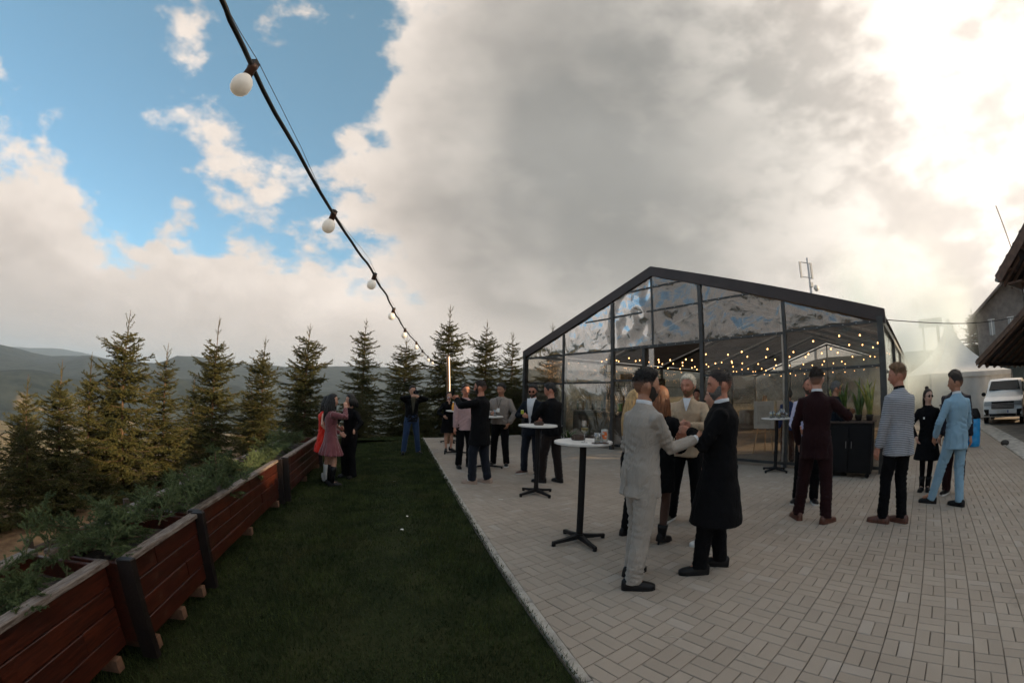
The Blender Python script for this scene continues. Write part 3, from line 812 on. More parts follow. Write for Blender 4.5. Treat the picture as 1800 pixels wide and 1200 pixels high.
def roofskin():
    m = bpy.data.materials.new('tent_roof_membrane'); m.use_nodes = True; t = NT(m.node_tree); t.n.clear()
    out = t.node('ShaderNodeOutputMaterial'); d = t.node('ShaderNodeBsdfDiffuse'); r = t.node('ShaderNodeBsdfTranslucent'); mx = t.node('ShaderNodeMixShader'); mx.inputs[0].default_value = .10
    g = t.node('ShaderNodeTexCoord').outputs['Object']; c = t.mix(t.noise(t.vmath('MULTIPLY', g, (3, .4, 1)), 2., 4), rgb((.10, .085, .075)), rgb((.15, .13, .115)))
    t.link(c, d.inputs[0]); t.link(c, r.inputs[0]); t.link(d.outputs[0], mx.inputs[1]); t.link(r.outputs[0], mx.inputs[2]); t.link(mx.outputs[0], out.inputs[0]); return m
M_ROOF = roofskin()
tent = thing('party_tent', 'large clear-walled party tent with dark frame and brown gable fascia', 'tent', (TR[0], TR[1], 0), T_ANG)
def post(u, v, z0, z1, w=.09, d=.11, mt=None, nm='post'):
    m = MB(); m.cbox((w, d, z1 - z0), .006); o = m.build(nm, mt or M_FRAME, tent); o.location = (u, -v, z0); return o
def rail(u0, u1, v, z, h=.055, mt=None, nm='rail', eye=True):
    m = MB(); m.box(((u0 + u1) / 2, -v, z), (abs(u1 - u0), .05, h)); o = m.build(nm, mt or M_FRAME, tent)
    if eye:
        e = MB(); n = max(2, int(abs(u1 - u0) / .28))
        for k in range(n):
            x = u0 + (u1 - u0) * (k + .5) / n; e.box((x, -v + .028, z), (.016, .008, .016))
        e.build('eyelets', M_ALU, o)['kind'] = 'stuff'
    return o
for u in (0., TW): post(u, 0, 0, EAVE, .13, .16)
for u in (2.1, 9.33):
    post(u, .02, 0, roof_z(u) - .16, .07, .1); post(u + (.075 if u < 5 else -.07), .05, 0, roof_z(u) - .18, .035, .09, M_ALU, 'aluminium_post')
for u in (4.24, 7.18): post(u, .02, 0, roof_z(u) - .16, .10, .12)
post(5.74, .03, 2.93, RIDGE - .17, .06, .08); post(6.04, .02, 0, 2.88, .09, .12); post(5.83, .06, 0, 2.85, .16, .03, M_FILMW, 'door_flap')
rail(0.07, 2.06, .0, 2.93); rail(2.14, 4.18, .0, 2.90); rail(4.30, 7.12, .0, 2.90, .075); rail(7.24, 9.28, .0, 2.88); rail(9.38, 11.3, .0, 2.86)
rail(.07, 2.06, 0, 2.07); rail(2.14, 4.18, 0, 2.06); rail(7.24, 9.28, 0, 1.95); rail(9.38, 11.3, 0, 1.93); rail(6.1, 7.12, 0, 2.0)
rail(2.9, 4.18, 0, 3.88, .045); rail(4.30, 5.70, 0, 3.86, .05); rail(5.78, 7.12, 0, 3.86, .05); rail(7.24, 8.3, 0, 3.84, .045); rail(4.6, 5.70, 0, 4.52, .04); rail(5.78, 6.9, 0, 4.52, .04)
rail(7.24, 11.3, 0, .12, .06, eye=False); rail(0.07, 4.18, 0, .10, .06, eye=False)
# fascia beams of the gable
for s in (0, 1):
    m = MB(); ua, ub = ((-.12, TW / 2) if s == 0 else (TW + .12, TW / 2))
    za, zb = EAVE - .02, RIDGE
    m.prism([(ua, .06, za - .13), (ub, .06, zb - .15), (ub, .06, zb + .13), (ua, .06, za + .15)], (0, -.16, 0)); m.build('fascia', M_FASCIA, tent)
# rafters, eave beams and roof panels by bay
NB = 5; BAY = TLEN / NB
for k in range(1, NB + 1):
    v = k * BAY
    for s in (0, 1):
        m = MB(); ua, ub = (0., TW / 2) if s == 0 else (TW, TW / 2)
        m.prism([(ua, -v, EAVE - .12), (ub, -v, RIDGE - .12), (ub, -v, RIDGE), (ua, -v, EAVE)], (0, -.09, 0)); m.build('rafter', M_FRAME, tent)
    for u in (0., TW): post(u, v, 0, EAVE - .1, .1, .12)
for u in (0., TW):
    m = MB(); m.box((u, -TLEN / 2, EAVE - .05), (.10, TLEN, .12)); m.build('eave_beam', M_FRAME, tent)
for s in (0, 1):
    for k in range(NB):
        v0, v1 = k * BAY + .012, (k + 1) * BAY - .012; N, Q = 12, 8; m = MB(); vs = []
        for i in range(N + 1):
            for j in range(Q + 1):
                f = i / N; u = (-.1 + (TW / 2 + .1) * f) if s == 0 else (TW + .1 - (TW / 2 + .1) * f)
                vv = v0 + (v1 - v0) * j / Q
                z = EAVE + .02 + (RIDGE - EAVE) * f + .04 * math.sin(math.pi * j / Q) * math.sin(math.pi * f) + .012 * noise.noise((u * 1.1, vv * 1.3, s))
                vs.append((u, -vv, z + .03))
        m.add(vs, [(i * (Q + 1) + j, i * (Q + 1) + j + 1, (i + 1) * (Q + 1) + j + 1, (i + 1) * (Q + 1) + j) for i in range(N) for j in range(Q)]); m.build('roof_panel', M_ROOF, tent, True)
# clear film, one wrinkled sheet per bay
def film(u0, u1, v, zb, zt, nm='film_panel', mt=None, amp=.02, seed=0, axis='u', N=26, Q=26):
    m = MB(); vs = []
    for i in range(N + 1):
        a = u0 + (u1 - u0) * i / N
        top = zt if not callable(zt) else zt(a); bot = zb if not callable(zb) else zb(a)
        for j in range(Q + 1):
            z = bot + (top - bot) * j / Q
            edge = max(0., math.sin(math.pi * i / N)) ** .5 * max(0., math.sin(math.pi * j / Q)) ** .5
            w = noise.fractal((a * .9 + seed, z * 1.1 + seed * 3, 1.7), 1., 2., 3) + .55 * abs(noise.noise(((a - z * .8) * 2.6 + seed, (a + z) * .7, seed * 5.)))
            off = amp * w * edge
            vs.append((a, -v + off, z) if axis == 'u' else (v + off, -a, z))
    m.add(vs, [(i * (Q + 1) + j, (i + 1) * (Q + 1) + j, (i + 1) * (Q + 1) + j + 1, i * (Q + 1) + j + 1) for i in range(N) for j in range(Q)])
    return m.build(nm, mt or M_FILM, tent, True)
rz_ = lambda u: roof_z(u) - .15
fl = [(.07, 2.07, 2.96, rz_), (2.14, 4.19, 2.93, rz_), (4.29, 5.71, 2.94, rz_), (5.77, 7.13, 2.94, rz_), (7.23, 9.29, 2.92, rz_), (9.37, 11.3, 2.90, lambda u: max(2.905, roof_z(u) - .15)),
      (.07, 2.07, 2.10, 2.90), (2.14, 4.19, 2.09, 2.87), (7.23, 9.29, 1.98, 2.85), (9.37, 11.3, 1.96, 2.83), (6.09, 7.13, 2.03, 2.86),
      (.07, 2.07, .13, 2.04), (2.14, 4.19, .13, 2.03), (7.23, 9.29, .15, 1.92), (9.37, 11.3, .15, 1.90), (6.09, 7.13, .15, 1.97)]
for k, (a, b, z0, z1) in enumerate(fl): film(a, b, .0, z0, z1, seed=k * 1.37, mt=M_FILMU if k < 6 else M_FILM, amp=.07 if k in (2, 3) else (.045 if k < 6 else .018))
for k in range(NB):
    film(k * BAY + .08, (k + 1) * BAY - .06, 0.02, .02, EAVE - .12, 'side_film', M_FILMW, .05, k * 2.1, 'v', 16, 14)
    film(k * BAY + .08, (k + 1) * BAY - .06, TW - .02, .02, EAVE - .12, 'side_film', M_FILM, .03, k * 3.3 + 1, 'v', 16, 14)
    for zz in (1.0, 2.0):
        for u in (0., TW):
            m = MB(); m.box((u, -(k + .5) * BAY, zz), (.04, BAY - .14, .045)); m.build('side_rail', M_FRAME, tent)
film(.07, TW - .07, TLEN - .02, .02, lambda u: roof_z(u) - .15, 'back_film', M_FILMW, .03, 9.)
for u in (2.85, 5.7, 8.55): post(u, TLEN, 0, roof_z(u) - .15, .09, .1)

# ------------------------------------------------------------------ inside the tent
M_BULBON = emit('lit_warm_bulb', (1., .50, .17), 6.)
M_CORD = mat('black_cable', (.012, .012, .012), .5)
BULB = MB().ell((0, 0, -.045), (.021, .021, .026), seg=8, rows=6).mesh('bulb', M_BULBON, True)
SOCK = MB().lathe([(.012, -.02), (.015, -.02), (.014, .012), (.006, .016)], seg=8).mesh('socket', M_CORD)
names = ['nearest', 'second', 'third', 'fourth', 'fifth', 'sixth', 'seventh', 'eighth']
def festoon(k, u0, v0, u1, v1, z, n, sag):
    o = thing('festoon_lights', '%s row of glowing warm bulbs inside the tent, counted from the gable' % names[k], 'string lights', (0, 0, 0), 0, 'festoons inside the tent')
    pts = []
    for i in range(25):
        f = i / 24; pts.append(tp(u0 + (u1 - u0) * f, v0 + (v1 - v0) * f, z - sag * 4 * f * (1 - f)))
    m = MB(); m.tube(pts, .006, 5); m.build('cable', M_CORD, o)
    rg = random.Random(k)
    for i in range(n):
        f = (i + .5 + rg.uniform(-.25, .25)) / n; p = tp(u0 + (u1 - u0) * f, v0 + (v1 - v0) * f, z - sag * 4 * f * (1 - f) - rg.uniform(.0, .16))
        s = link('socket', SOCK, o); s.location = p; b = link('bulb', BULB, s)
for k, (v0, v1, z, n, sg) in enumerate(((2.2, 3.4, 3.16, 15, .2), (4.4, 3.4, 3.15, 16, .3), (5.2, 6.8, 3.15, 17, .25), (8.6, 7.2, 3.12, 17, .3), (9.8, 11.2, 3.1, 18, .25), (13.6, 12., 3.1, 18, .3), (15.5, 17., 3.1, 18, .3))):
    festoon(k, .25, v0, 10.9, v1, z, n, sg)

M_BLACK = mat('black_satin', (.005, .005, .006), .55, vary=.3, vscale=6, spec=.2)
M_DARKW = mat('dark_walnut', (.045, .026, .017), .5, vary=.3, vscale=6, stretch=(1, 1, 8))
M_PALEW = mat('pale_pine', (.42, .28, .16), .6, vary=.25, vscale=7, stretch=(1, 1, 9))
M_WHITE = mat('white_paint', (.72, .72, .70), .5, vary=.06)
M_STEEL = mat('brushed_steel', (.55, .55, .56), .3, metal=.9, vary=.1)
M_STONE = mat('bar_top_stone', (.10, .09, .085), .35, vary=.3, vscale=20)
def place(o, u, v, z=0., turn=0.):
    o.location = tp(u, v, z); o.rotation_euler = (0, 0, T_ANG + turn); return o
bar = place(thing('bar_counter', 'black bar counter with stone top inside the tent by the gable', 'bar'), 8.3, .85)
m = MB(); m.cbox((2.3, .5, 1.02), .01); m.build('front', M_BLACK, bar)
m = MB(); m.cbox((2.4, .62, .045), .006); k_ = m.build('counter_top', M_STONE, bar); k_.location = (0, 0, 1.03)
m = MB(); m.box((0, .27, .5), (2.1, .02, .8)); m.build('front_panel', M_DARKW, bar)
sh = place(thing('back_bar_shelf', 'dark wooden back-bar shelf loaded with bottles and boxes', 'shelf'), 8.6, 2.9)
for x in (-1.2, 0., 1.2):
    m = MB(); m.cbox((.05, .34, 2.15), .004); q = m.build('upright', M_DARKW, sh); q.location = (x, 0, 0)
for z in (.5, 1.0, 1.35, 1.72, 2.08):
    m = MB(); m.cbox((2.45, .34, .03), .003); q = m.build('shelf_board', M_DARKW, sh); q.location = (0, 0, z)
bot_cols = [('green_glass', (.02, .07, .025)), ('amber_glass', (.16, .06, .012)), ('clear_glass_bottle', (.35, .38, .38)), ('dark_glass', (.012, .014, .012)), ('white_label', (.6, .58, .52))]
BOT = [MB().lathe([(.034, 0), (.036, .01), (.036, .17), (.03, .20), (.013, .235), (.012, .29), (.015, .292), (.015, .305)], seg=10).mesh('glass', mat(n, c, .12, vary=.1), True) for n, c in bot_cols]
rg = random.Random(4)
LVL = {1.03: 'middle', 1.38: 'upper middle', 1.75: 'top'}
ORD = ['first', 'second', 'third', 'fourth', 'fifth', 'sixth', 'seventh', 'eighth', 'ninth']
for z in (1.03, 1.38, 1.75):
    for i in range(9):
        if z > 1.7 and i in (3, 4): continue
        x = -1.05 + i * .26 + rg.uniform(-.05, .05); c = rg.randrange(5)
        o = place(thing('bottle', '%s bottle on the back bar, %s from the right on the %s shelf' % (('green', 'amber', 'clear', 'black', 'pale')[c], ORD[i], LVL[z]), 'bottle', group='bottles on the back bar'), 8.6 + x, 2.9, z)
        link('body', BOT[c], o)
        nk = MB().lathe([(.0155, .27), (.0155, .308)], seg=8); nk.build('cap', M_BLACK, o)
def crate(u, v, z, s, mt, lb, nm='wooden_crate'):
    o = place(thing(nm, lb, 'crate'), u, v, z); n = 5
    for k in range(n):
        for y in (-s[1] / 2, s[1] / 2):
            m = MB(); m.box((0, y, s[2] * (k + .5) / n), (s[0], .014, s[2] / n * .72)); m.build('slat', mt, o)
    for x in (-s[0] / 2, s[0] / 2):
        m = MB(); m.box((x, 0, s[2] / 2), (.016, s[1], s[2])); m.build('side', mt, o)
    m = MB(); m.box((0, 0, .012), (s[0] - .02, s[1] - .03, .02)); m.build('bottom', mt, o)
crate(8.0, .95, 1.08, (.34, .26, .36), M_PALEW, 'pale slatted wooden crate standing on the bar counter')
crate(9.0, 2.9, 2.11, (.36, .26, .26), mat('ochre_box', (.40, .24, .07), .7), 'ochre slatted box on top of the back-bar shelf')
o = place(thing('green_box', 'lime green drinks carton on the bar counter', 'box'), 7.62, .9, 1.08)
m = MB(); m.cbox((.16, .12, .24), .004); m.build('carton', mat('lime_card', (.16, .34, .03), .6), o); m = MB(); m.box((0, .0, .25), (.10, .02, .03)); m.build('carry_handle', M_WHITE, o)
for k in range(7):
    c = k % 5; o = place(thing('bottle', '%s bottle on the bar counter, %s from the tent corner' % (('green', 'amber', 'clear', 'black', 'pale')[c], ORD[k]), 'bottle', group='bottles on the bar counter'), 9.35 - k * .21 if k < 6 else 7.35, .72 + .06 * (k % 2), 1.076)
    link('body', BOT[c], o); nk = MB().lathe([(.0155, .27), (.0155, .308)], seg=8); nk.build('cap', M_BLACK, o)

def leafy(o, n, L, seed, mt, up=1., w=.03, z0=0., spread=.2):
    rg = random.Random(seed)
    for k in range(n):
        a = rg.uniform(0, 6.28); l = L * rg.uniform(.6, 1.1); ln = rg.uniform(.05, spread); r0 = rg.uniform(0, .07)
        m = MB(); rings = []
        for i in range(7):
            f = i / 6; wd = w * (math.sin(math.pi * (.12 + .86 * f)) ** .8) + .002; cx = r0 + ln * f * f * l * 2; z = z0 + l * f * up * (1 - .25 * f * ln)
            cxx, cyy = cx * math.cos(a), cx * math.sin(a); sx, sy = -math.sin(a + f * .5), math.cos(a + f * .5)
            tk = .004
            rings.append([Vector((cxx - sx * wd, cyy - sy * wd, z)), Vector((cxx + math.cos(a) * tk, cyy + math.sin(a) * tk, z)), Vector((cxx + sx * wd, cyy + sy * wd, z)), Vector((cxx - math.cos(a) * tk, cyy - math.sin(a) * tk, z))])
        m.loft(rings); m.build('leaf', mt, o, True)
M_LEAF = mat('blade_leaf', (.035, .075, .02), .4, vary=.5, vscale=8, col2=(.11, .16, .035))
M_LEAFY = mat('yellow_edged_leaf', (.10, .14, .03), .4, vary=.3, vscale=6, col2=(.42, .38, .10))
M_POT = mat('dark_pot', (.03, .025, .022), .6)
cab = place(thing('black_cabinet', 'black cabinet on castors against the tent, plants on top', 'cabinet'), .62, -.36)
m = MB(); m.cbox((.88, .5, .92), .012); q = m.build('body', M_BLACK, cab); q.location = (0, 0, .09)
for x in (-.215, .215):
    m = MB(); m.cbox((.40, .02, .80), .006); q = m.build('door', M_BLACK, cab); q.location = (x, .262, .14)
    h = MB(); h.tube([(x * .25, .285, .55), (x * .25, .285, .68)], .008, 6); h.build('handle', M_STEEL, q).location = (-x, -.262, -.14)
m = MB(); m.cbox((.96, .56, .03), .006); q = m.build('top', M_DARKW, cab); q.location = (0, 0, 1.012)
for x in (-.38, .38):
    for y in (-.2, .2):
        m = MB(); m.tube([(x, y - .012, .045), (x, y + .012, .045)], .042, 12); m.build('castor', M_BLACK, cab)
for k, (u, v, n, L, mt, lb) in enumerate(((1.0, -.4, 7, .62, M_LEAFY, 'yellow-edged blade plant on the left of the black cabinet'), (.78, -.28, 9, .75, M_LEAF, 'tall dark blade plant in the middle of the black cabinet'), (.48, -.33, 8, .70, M_LEAF, 'dark green blade plant right of the middle on the black cabinet'), (.25, -.40, 8, .72, M_LEAFY, 'yellow-edged blade plant beside the tent corner post'))):
    o = place(thing('potted_plant', lb, 'plant', group='blade plants on the black cabinet'), u, v, 1.042)
    m = MB(); m.lathe([(.055, 0), (.075, .10), (.08, .115), (.07, .115), (.06, .09)], seg=14); m.build('pot', M_POT, o, True)
    leafy(o, n, L, k + 3, mt, 1., .032, .08, .25)
def easel(u, v, turn, lb):
    o = place(thing('easel', lb, 'easel'), u, v, 0, turn)
    for x, y in ((-.28, .16), (.28, .16), (0, -.38)):
        m = MB(); m.tube([(x, y, 0), (x * .12, 0, 1.55)], .016, 6); m.build('leg', M_PALEW, o)
    m = MB(); m.box((0, .12, .62), (.62, .05, .03)); m.build('ledge', M_PALEW, o)
    b = place(thing('seating_board', lb.replace('easel', 'board on easel').replace(' holding a white board', ''), 'board'), u, v, .66, turn)
    m = MB(); m.box((0, .155, .38), (.56, .012, .74), Matrix.Rotation(-.16, 3, 'X')); m.build('panel', M_WHITE, b)
    m = MB(); m.box((0, .17, .38), (.36, .01, .5), Matrix.Rotation(-.16, 3, 'X')); m.build('print', mat('board_print', (.62, .60, .56), .6), b)
easel(3.35, 2.0, .25, 'pale wooden easel holding a white board behind the gable, nearer one')
easel(3.0, 3.1, -.2, 'pale wooden easel holding a white board, farther into the tent')
def banquet(u, v, lb, k):
    o = place(thing('round_table', lb, 'table', group='dining tables inside the tent'), u, v)
    m = MB(); rings = []
    for r_, z in ((.80, .02), (.79, .35), (.77, .66), (.75, .745), (.70, .75), (.02, .75)):
        rings.append([(math.cos(a) * r_ * (1 + (.05 * math.sin(a * 14 + k) if z < .7 else 0)), math.sin(a) * r_ * (1 + (.05 * math.sin(a * 14 + k) if z < .7 else 0)), z) for a in np.linspace(0, 2 * math.pi, 56, endpoint=False)])
    m.loft(rings); m.build('cloth', mat('linen', (.50, .47, .42), .8), o, True)
    m = MB(); m.tube([(0, 0, 0), (0, 0, .72)], .04, 8); m.build('pedestal', M_BLACK, o)
for k, (u, v, lb) in enumerate(((2.6, 7., 'cloth-covered dining table in the tent, front right of the middle'), (8.2, 7.5, 'cloth-covered dining table behind the bar shelf'), (3., 12.5, 'cloth-covered dining table deep in the tent, right'), (8., 13., 'cloth-covered dining table deep in the tent, left'))):
    banquet(u, v, lb, k)

# olive tree in a pot behind the bar
ot = place(thing('indoor_tree', 'slender grey-stemmed indoor tree behind the bar', 'tree'), 7.45, 2.4)
m = MB(); m.tube([(0, 0, .3), (.02, 0, 1.0), (-.02, .02, 1.6), (.03, 0, 2.2)], [.035, .028, .022, .012], 7)
for a in range(6): m.tube([(0, 0, 1.35 + a * .12), (.25 * math.cos(a * 2.1), .25 * math.sin(a * 2.1), 1.7 + a * .13)], [.012, .005], 5)
m.build('trunk', mat('olive_bark', (.26, .24, .21), .9), ot)
m = MB(); m.lathe([(.14, 0), (.2, .34), (.21, .36), (.16, .36)], seg=14); m.build('pot', M_POT, ot, True)
rg2 = np.random.default_rng(8); n = 900
c = rg2.normal(0, 1, (n, 3)); c /= np.linalg.norm(c, axis=1)[:, None]; c *= rg2.random((n, 1)) ** .4; c = c * [.5, .5, .45] + [0, 0, 2.05]
d = rg2.normal(0, 1, (n, 3)); d /= np.linalg.norm(d, axis=1)[:, None]; e = rg2.normal(0, 1, (n, 3)); e = np.cross(d, e); e /= np.linalg.norm(e, axis=1)[:, None]
V = np.stack([c - d * .03, c + e * .009, c + d * .03, c - e * .009], 1).reshape(-1, 3)
link('crown', raw_mesh('crown', V, np.arange(4 * n).reshape(-1, 4), mat('olive_leaf', (.07, .10, .05), .6, col2=(.14, .17, .09))), ot)

# flower arrangement with white ribbon standing before the bar
fl_ = thing('flower_stand', 'dark flower arrangement with a white ribbon on the paving before the bar', 'flowers', tp(8.55, -.45, 0), T_ANG)
m = MB(); m.lathe([(.13, 0), (.17, .10), (.15, .24), (.12, .26)], seg=14); m.build('bowl', M_POT, fl_, True)
leafy(fl_, 26, .42, 21, M_LEAF, .8, .022, .2, .8)
m = MB(); m.tube([(.16, .12, .62), (.24, .14, .5), (.22, .16, .36), (.12, .18, .26), (.2, .2, .12)], .04, 6, flat=.12); m.build('ribbon', M_WHITE, fl_, True)
m = MB(); m.tube([(.02, .18, .24), (.1, .2, .14), (.06, .21, .03)], .045, 6, flat=.12); m.build('ribbon', M_WHITE, fl_, True)

# ------------------------------------------------------------------ right side: pagoda tent, van, chalet, hill houses
M_PVC = mat('white_tent_canvas', (.62, .60, .57), .6, vary=.08, vscale=2)
def pagoda():
    o = thing('pagoda_tent', 'white peaked pagoda tent standing in the smoke', 'tent', (24.2, 14.6, -.02), R(-32))
    H, Rd, N = 2.32, 2.55, 24
    for s in range(4):
        m = MB(); vs = []
        for i in range(N + 1):
            f = i / N; hw = Rd * (1 - f) ** 1.55 + .10 * f; z = H + 3.05 * f ** 1.05 * (.42 + .58 * f) if f > 0 else H
            z = H + 3.05 * (f ** 1.55 * .75 + .25 * f)
            for j in range(9):
                q = -1 + 2 * j / 8; p = Vector((q * hw, -hw, z - .10 * (1 - abs(q)) * 0)); vs.append(rotz(s * math.pi / 2) @ p)
        m.add(vs, [(i * 9 + j, i * 9 + j + 1, (i + 1) * 9 + j + 1, (i + 1) * 9 + j) for i in range(N) for j in range(8)]); m.build('roof_sail', M_PVC, o, True)
        m = MB(); a = rotz(s * math.pi / 2)
        m.box(a @ Vector((0, -Rd, H - .11)), (Rd * 2, .03, .24), a); m.build('valance', M_PVC, o)
        m = MB(); vs = []
        for i in range(33):
            x = -Rd + 2 * Rd * i / 32; w = .03 * math.sin(i * 1.7)
            for z in (0.02, H - .22): vs.append(a @ Vector((x, -Rd + .05 + w, z)))
        m.add(vs, [(2 * i, 2 * i + 2, 2 * i + 3, 2 * i + 1) for i in range(32)]); m.build('side_wall', M_PVC, o, True)
        m = MB(); m.box(a @ Vector((Rd, -Rd, H / 2)), (.08, .08, H), a); m.build('leg', M_ALU, o)
    m = MB(); m.tube([(0, 0, H + 2.9), (0, 0, H + 3.12)], .03, 8); m.build('finial', M_ALU, o)
pagoda()

M_VWHITE = mat('van_white_paint', (.78, .79, .79), .25, vary=.02, coat=.4)
M_VBLK = mat('van_black_plastic', (.006, .006, .007), .5, spec=.15)
M_VGLASS = mat('van_window_glass', (.012, .022, .026), .08, vary=.1, spec=.25)
M_TYRE = mat('tyre_rubber', (.015, .015, .015), .8)
M_LAMP = mat('headlamp_lens', (.35, .36, .37), .1)
def van():
    o = thing('parked_van', 'white compact van with black grille parked by the pagoda', 'van', (21.6, 9.9, -.025), R(200))
    # local: x forward, y left
    W = .88
    prof = [(-2.1, .35), (-2.15, .9), (-2.08, 1.45), (-1.98, 1.78), (-1.2, 1.85), (.2, 1.84), (.62, 1.74), (1.05, 1.36), (1.28, 1.13), (1.75, 1.04), (2.02, .94), (2.12, .70), (2.14, .42), (2.05, .30), (1.0, .26), (-1.6, .26)]
    m = MB(); rings = []
    for y, ins, zs in ((-W, .06, .0), (-W + .05, .0, .0), (0, -.02, .02), (W - .05, .0, .0), (W, .06, .0)):
        rings.append([(x * (1 - ins * .35), y * (1 - .13 * max(0, (z - 1.0)) / .85), z - ins * .5 * (1 if z > 1.2 else 0) + zs * (1 if z > 1 else 0)) for x, z in prof])
    m.loft(rings); b = m.build('body', M_VWHITE, o, angle=35)
    def fr(y, z):
        return y * (1 - .13 * max(0, (z - 1.0)) / .85)
    m = MB(); m.prism([(1.07, -.72, 1.37), (1.07, .72, 1.37), (.67, .64, 1.735), (.67, -.64, 1.735)], (.022, 0, .02)); m.build('windscreen', M_VGLASS, o)
    for s in (-1, 1):
        m = MB(); m.prism([(.45, s * fr(.875, 1.6), 1.68), (.95, s * fr(.895, 1.2), 1.27), (-.1, s * fr(.895, 1.2), 1.25), (-.1, s * fr(.875, 1.6), 1.70)], (0, s * .012, 0)); m.build('side_window', M_VGLASS, o)
        m = MB(); m.prism([(-.2, s * fr(.875, 1.6), 1.70), (-.2, s * fr(.895, 1.2), 1.25), (-1.15, s * fr(.895, 1.2), 1.25), (-1.15, s * fr(.875, 1.6), 1.70)], (0, s * .012, 0)); m.build('side_window', M_VGLASS, o)
        m = MB(); m.ell((.92, s * 1.0, 1.22), (.08, .11, .09)); m.build('wing_mirror', M_VBLK, o, True)
        m = MB(); m.prism([(2.06, s * .82, .92), (2.10, s * .50, .93), (2.145, s * .50, .78), (2.11, s * .84, .76)], (.02, 0, .0)); h = m.build('headlight', M_LAMP, o)
        m = MB(); m.prism([(2.11, s * .84, .62), (2.155, s * .62, .62), (2.155, s * .62, .36), (2.10, s * .84, .36)], (.02, 0, 0)); m.build('bumper_corner', M_VBLK, o)
        for x in (1.38, -1.38):
            w = MB(); w.tube([(x, s * .72, .33), (x, s * .905, .33)], .325, 24); t_ = w.build('wheel', M_TYRE, o)
            w = MB(); w.tube([(x, s * .90, .33), (x, s * .915, .33)], .21, 16); w.build('rim', M_STEEL, t_)
            w = MB(); w.tube([(x, s * .86, .36), (x, s * .885, .36)], .39, 24); w.build('wheel_arch', M_VBLK, o)
    m = MB(); m.prism([(2.09, -.52, .93), (2.09, .52, .93), (2.165, .50, .64), (2.165, -.50, .64)], (.012, 0, 0)); g = m.build('grille', M_VBLK, o)
    for k in range(4):
        b2 = MB(); b2.box((2.175 - .012 * k + .01, 0, .69 + .05 * k), (.012, 1.0, .012)); b2.build('grille_bar', M_STEEL, g)
    m = MB(); m.prism([(2.15, -.62, .44), (2.15, .62, .44), (2.16, .56, .34), (2.16, -.56, .34)], (.02, 0, 0)); m.build('air_intake', M_VBLK, o)
    m = MB(); m.box((2.19, 0, .53), (.012, .52, .11)); p = m.build('number_plate', M_WHITE, o)
    m = MB(); m.box((2.198, .235, .53), (.004, .045, .10)); m.build('plate_band', mat('plate_blue', (.02, .06, .30), .5), p)
    m = MB(); m.tube([(1.10, -.55, 1.36), (1.0, .02, 1.42)], .008, 5); m.build('wiper', M_VBLK, o)
van()

